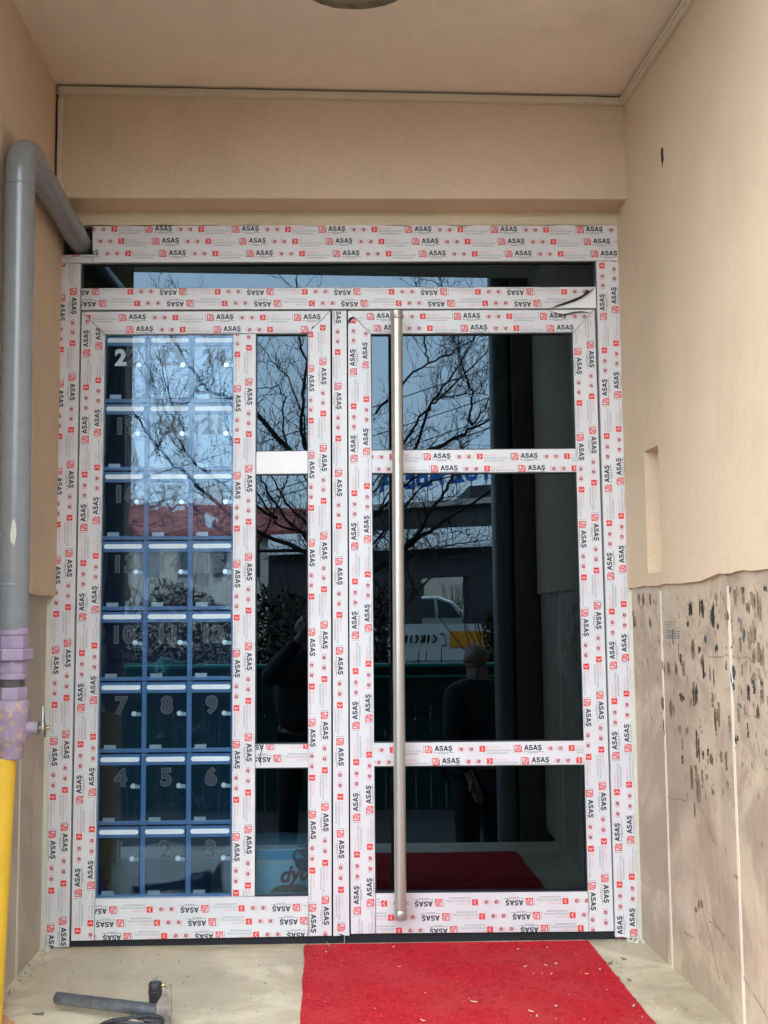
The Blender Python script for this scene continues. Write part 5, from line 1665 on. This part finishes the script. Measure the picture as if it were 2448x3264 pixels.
# parked car on the raised road
cr = empty('parked_car', (3.1, -27, -1.22))
tag(cr, 'silver hatchback parked behind the banner, mirrored in the right door', 'car')
prof = [(.2, -.85), (.25, -.55), (.4, -.42), (1.1, -.36), (1.6, .12), (2.1, .30), (3.1, .31), (3.5, .16), (3.95, -.30), (4.7, -.42), (4.95, -.60), (5.0, -.9)]
bm = bmesh.new(); prism(bm, prof, -27.0, -28.5)
fin('body', bm, M['carpaint'], cr, bevel=.04)
bm = bmesh.new()
for q in ([(1.4, -.28), (1.7, .08), (2.1, .22), (2.35, .22), (2.4, -.28)], [(2.5, -.28), (2.46, .22), (2.98, .22), (3.0, -.28)], [(3.1, -.28), (3.06, .22), (3.42, .10), (3.72, -.28)]): prism(bm, q, -26.985, -27.0)
fin('side_windows', bm, M['glasswin'], cr)
for x in (1.75, 4.2):
    bm = bmesh.new(); ring_path(bm, [(x, -26.97, -.92), (x, -27.2, -.92)], [.30, .30], 20)
    w = fin('wheel', bm, M['black'], cr)
    bm = bmesh.new(); ring_path(bm, [(x, -26.955, -.92), (x, -26.97, -.92)], [.18, .18], 14)
    fin('rim', bm, M['steel'], w)

cr.location.z += .22
# ------------------------------------------------------------------ people
def person(label, loc, heading, height, joints, radii, edges, head, hair_bald=True):
    """one skinned body; joints in body space: x right of the figure, y forward, z up, metres for a 1.75 m figure"""
    s = height/1.75
    rt = empty('person', loc); rt.rotation_euler = (0, 0, heading); tag(rt, label, 'person')
    names = list(joints)
    me = bpy.data.meshes.new('body')
    me.from_pydata([tuple(Vector(joints[n_])*s) for n_ in names], [(names.index(a), names.index(b)) for a, b in edges], [])
    o = link('body', me, [M['skin']], rt)
    sk = o.modifiers.new('skin', 'SKIN'); sk.use_smooth_shade = True
    lay = me.skin_vertices[0].data if me.skin_vertices else None
    if lay is None:
        bm = bmesh.new(); bm.from_mesh(me); bm.verts.layers.skin.verify(); bm.to_mesh(me); bm.free(); lay = me.skin_vertices[0].data
    for i, n_ in enumerate(names):
        r = radii[n_]; r = (r, r) if isinstance(r, (int, float)) else r
        lay[i].radius = (r[0]*s, r[1]*s); lay[i].use_root = (n_ == 'pelvis')
    ss = o.modifiers.new('sub', 'SUBSURF'); ss.levels = 2; ss.render_levels = 2
    return rt, s
def clothe(rt, s, name, joints, radii, edges, root, mat):
    names = list(joints)
    me = bpy.data.meshes.new(name)
    me.from_pydata([tuple(Vector(joints[n_])*s) for n_ in names], [(names.index(a), names.index(b)) for a, b in edges], [])
    o = link(name, me, [mat], rt)
    o.modifiers.new('skin', 'SKIN').use_smooth_shade = True
    if not me.skin_vertices:
        bm = bmesh.new(); bm.from_mesh(me); bm.verts.layers.skin.verify(); bm.to_mesh(me); bm.free()
    lay = me.skin_vertices[0].data
    for i, n_ in enumerate(names):
        r = radii[n_]; r = (r, r) if isinstance(r, (int, float)) else r
        lay[i].radius = (r[0]*s, r[1]*s); lay[i].use_root = (n_ == root)
    ss = o.modifiers.new('sub', 'SUBSURF'); ss.levels = 2; ss.render_levels = 2
    return o
def fingers(J, Rr, E_, hand, dirv, sidev, side):
    d = Vector(dirv).normalized(); sd = Vector(sidev).normalized()
    base = Vector(J[hand])
    for i, (off, L) in enumerate(((-.030, .072), (-.010, .082), (.010, .077), (.029, .062))):
        a = base + d*.055 + sd*off
        b = a + d*L*.5 + Vector((0, .006, 0)); c_ = b + d*L*.45 + Vector((0, .014, 0))
        for k, p, r in (('a', a, .0105), ('b', b, .009), ('c', c_, .0075)):
            J['%s_f%d%s' % (hand, i, k)] = tuple(p); Rr['%s_f%d%s' % (hand, i, k)] = r
        E_ += [(hand, '%s_f%da' % (hand, i)), ('%s_f%da' % (hand, i), '%s_f%db' % (hand, i)), ('%s_f%db' % (hand, i), '%s_f%dc' % (hand, i))]
    a = base - sd*.035*1 + d*.02; b = a - sd*.02 + d*.035
    J[hand+'_ta'] = tuple(a); J[hand+'_tb'] = tuple(b); Rr[hand+'_ta'] = .012; Rr[hand+'_tb'] = .009
    E_ += [(hand, hand+'_ta'), (hand+'_ta', hand+'_tb')]
def make_person(label, loc, heading, height, arms):
    J = {'pelvis': (0, 0, .95), 'belly': (0, .01, 1.08), 'chest': (0, .0, 1.27), 'neck': (0, -.01, 1.46), 'chin': (0, .005, 1.54),
         'skull': (0, -.008, 1.645), 'crown': (0, -.01, 1.685), 'jaw': (0, .055, 1.555), 'nose': (0, .098, 1.610), 'brow': (0, .07, 1.650), 'top': (0, -.012, 1.722),
         'ear_l': (-.078, -.005, 1.62), 'ear_r': (.078, -.005, 1.62)}
    Rr = {'pelvis': (.15, .115), 'belly': (.15, .115), 'chest': (.16, .115), 'neck': .056, 'chin': .060, 'skull': (.074, .090), 'crown': (.062, .074), 'top': (.034, .042),
          'jaw': .032, 'nose': .012, 'brow': .03, 'ear_l': .014, 'ear_r': .014}
    E_ = [('pelvis', 'belly'), ('belly', 'chest'), ('chest', 'neck'), ('neck', 'chin'), ('chin', 'skull'), ('skull', 'crown'), ('crown', 'top'), ('chin', 'jaw'), ('skull', 'brow'), ('skull', 'nose'), ('skull', 'ear_l'), ('skull', 'ear_r')]
    for sg_, n_ in ((-1, 'l'), (1, 'r')):
        el, ha, fd = arms[n_]
        J['sh_'+n_] = (sg_*.185, -.01, 1.40); J['el_'+n_] = el; J['ha_'+n_] = ha
        J['wr_'+n_] = tuple(Vector(el).lerp(Vector(ha), .80))
        Rr['sh_'+n_] = .062; Rr['el_'+n_] = .042; Rr['wr_'+n_] = .028; Rr['ha_'+n_] = (.036, .018)
        E_ += [('chest', 'sh_'+n_), ('sh_'+n_, 'el_'+n_), ('el_'+n_, 'wr_'+n_), ('wr_'+n_, 'ha_'+n_)]
        fingers(J, Rr, E_, 'ha_'+n_, fd, (1, 0, 0) if abs(fd[0]) < .6 else (0, 0, 1), sg_)
        J['hip_'+n_] = (sg_*.10, 0, .88); J['kn_'+n_] = (sg_*.12, .02, .48); J['an_'+n_] = (sg_*.125, -.02, .09); J['to_'+n_] = (sg_*.135, .14, .035)
        Rr['hip_'+n_] = .092; Rr['kn_'+n_] = .058; Rr['an_'+n_] = .04; Rr['to_'+n_] = (.04, .03)
        E_ += [('pelvis', 'hip_'+n_), ('hip_'+n_, 'kn_'+n_), ('kn_'+n_, 'an_'+n_), ('an_'+n_, 'to_'+n_)]
    rt, s = person(label, loc, heading, height, J, Rr, E_, None)
    # jacket
    keep = ['pelvis', 'belly', 'chest', 'sh_l', 'sh_r', 'el_l', 'el_r', 'wr_l', 'wr_r']
    J2 = {k: J[k] for k in keep}; J2['collar'] = (0, -.012, 1.505)
    R2 = {'pelvis': (.20, .17), 'belly': (.21, .18), 'chest': (.215, .17), 'sh_l': .088, 'sh_r': .088, 'el_l': .062, 'el_r': .062, 'wr_l': .045, 'wr_r': .045, 'collar': .074}
    clothe(rt, s, 'jacket', J2, R2, [('pelvis', 'belly'), ('belly', 'chest'), ('chest', 'collar'), ('chest', 'sh_l'), ('chest', 'sh_r'), ('sh_l', 'el_l'), ('sh_r', 'el_r'), ('el_l', 'wr_l'), ('el_r', 'wr_r')], 'pelvis', M['jacket'])
    J3 = {k: J[k] for k in ('pelvis', 'hip_l', 'hip_r', 'kn_l', 'kn_r', 'an_l', 'an_r')}
    R3 = {'pelvis': (.165, .13), 'hip_l': .105, 'hip_r': .105, 'kn_l': .075, 'kn_r': .075, 'an_l': .06, 'an_r': .06}
    clothe(rt, s, 'trousers', J3, R3, [('pelvis', 'hip_l'), ('pelvis', 'hip_r'), ('hip_l', 'kn_l'), ('hip_r', 'kn_r'), ('kn_l', 'an_l'), ('kn_r', 'an_r')], 'pelvis', M['trouser'])
    for n_ in 'lr':
        clothe(rt, s, 'shoe', {'a': J['an_'+n_], 'b': (J['an_'+n_][0], .0, .045), 'c': J['to_'+n_]}, {'a': .048, 'b': .045, 'c': (.048, .032)}, [('a', 'b'), ('b', 'c')], 'b', M['black'])
    return rt
ZM = -1.80
make_person('bald man in a dark jacket standing sideways outside, mirrored in the right door', (.90, -3.0, ZM), R(-38), 1.66,
            {'l': ((-.25, .03, 1.12), (-.20, .16, .90), (0, .3, -1)), 'r': ((.25, .03, 1.12), (.20, .16, .90), (0, .3, -1))})
make_person('person in dark clothes holding up a phone, mirrored beside the middle stile', (-.13, -4.03, ZM), R(4), 1.84,
            {'l': ((-.24, .12, 1.30), (.02, .24, 1.63), (.2, 0, 1)), 'r': ((.30, .10, 1.30), (.24, .24, 1.64), (-.2, 0, 1))})
bm = bmesh.new(); box(bm, (-.075, -3.765, -.012), (.075, -3.755, .062))
o = fin('phone', bm, M['black'], None, bevel=.003)
tag(o, 'black phone held up by the person behind the camera spot', 'phone')
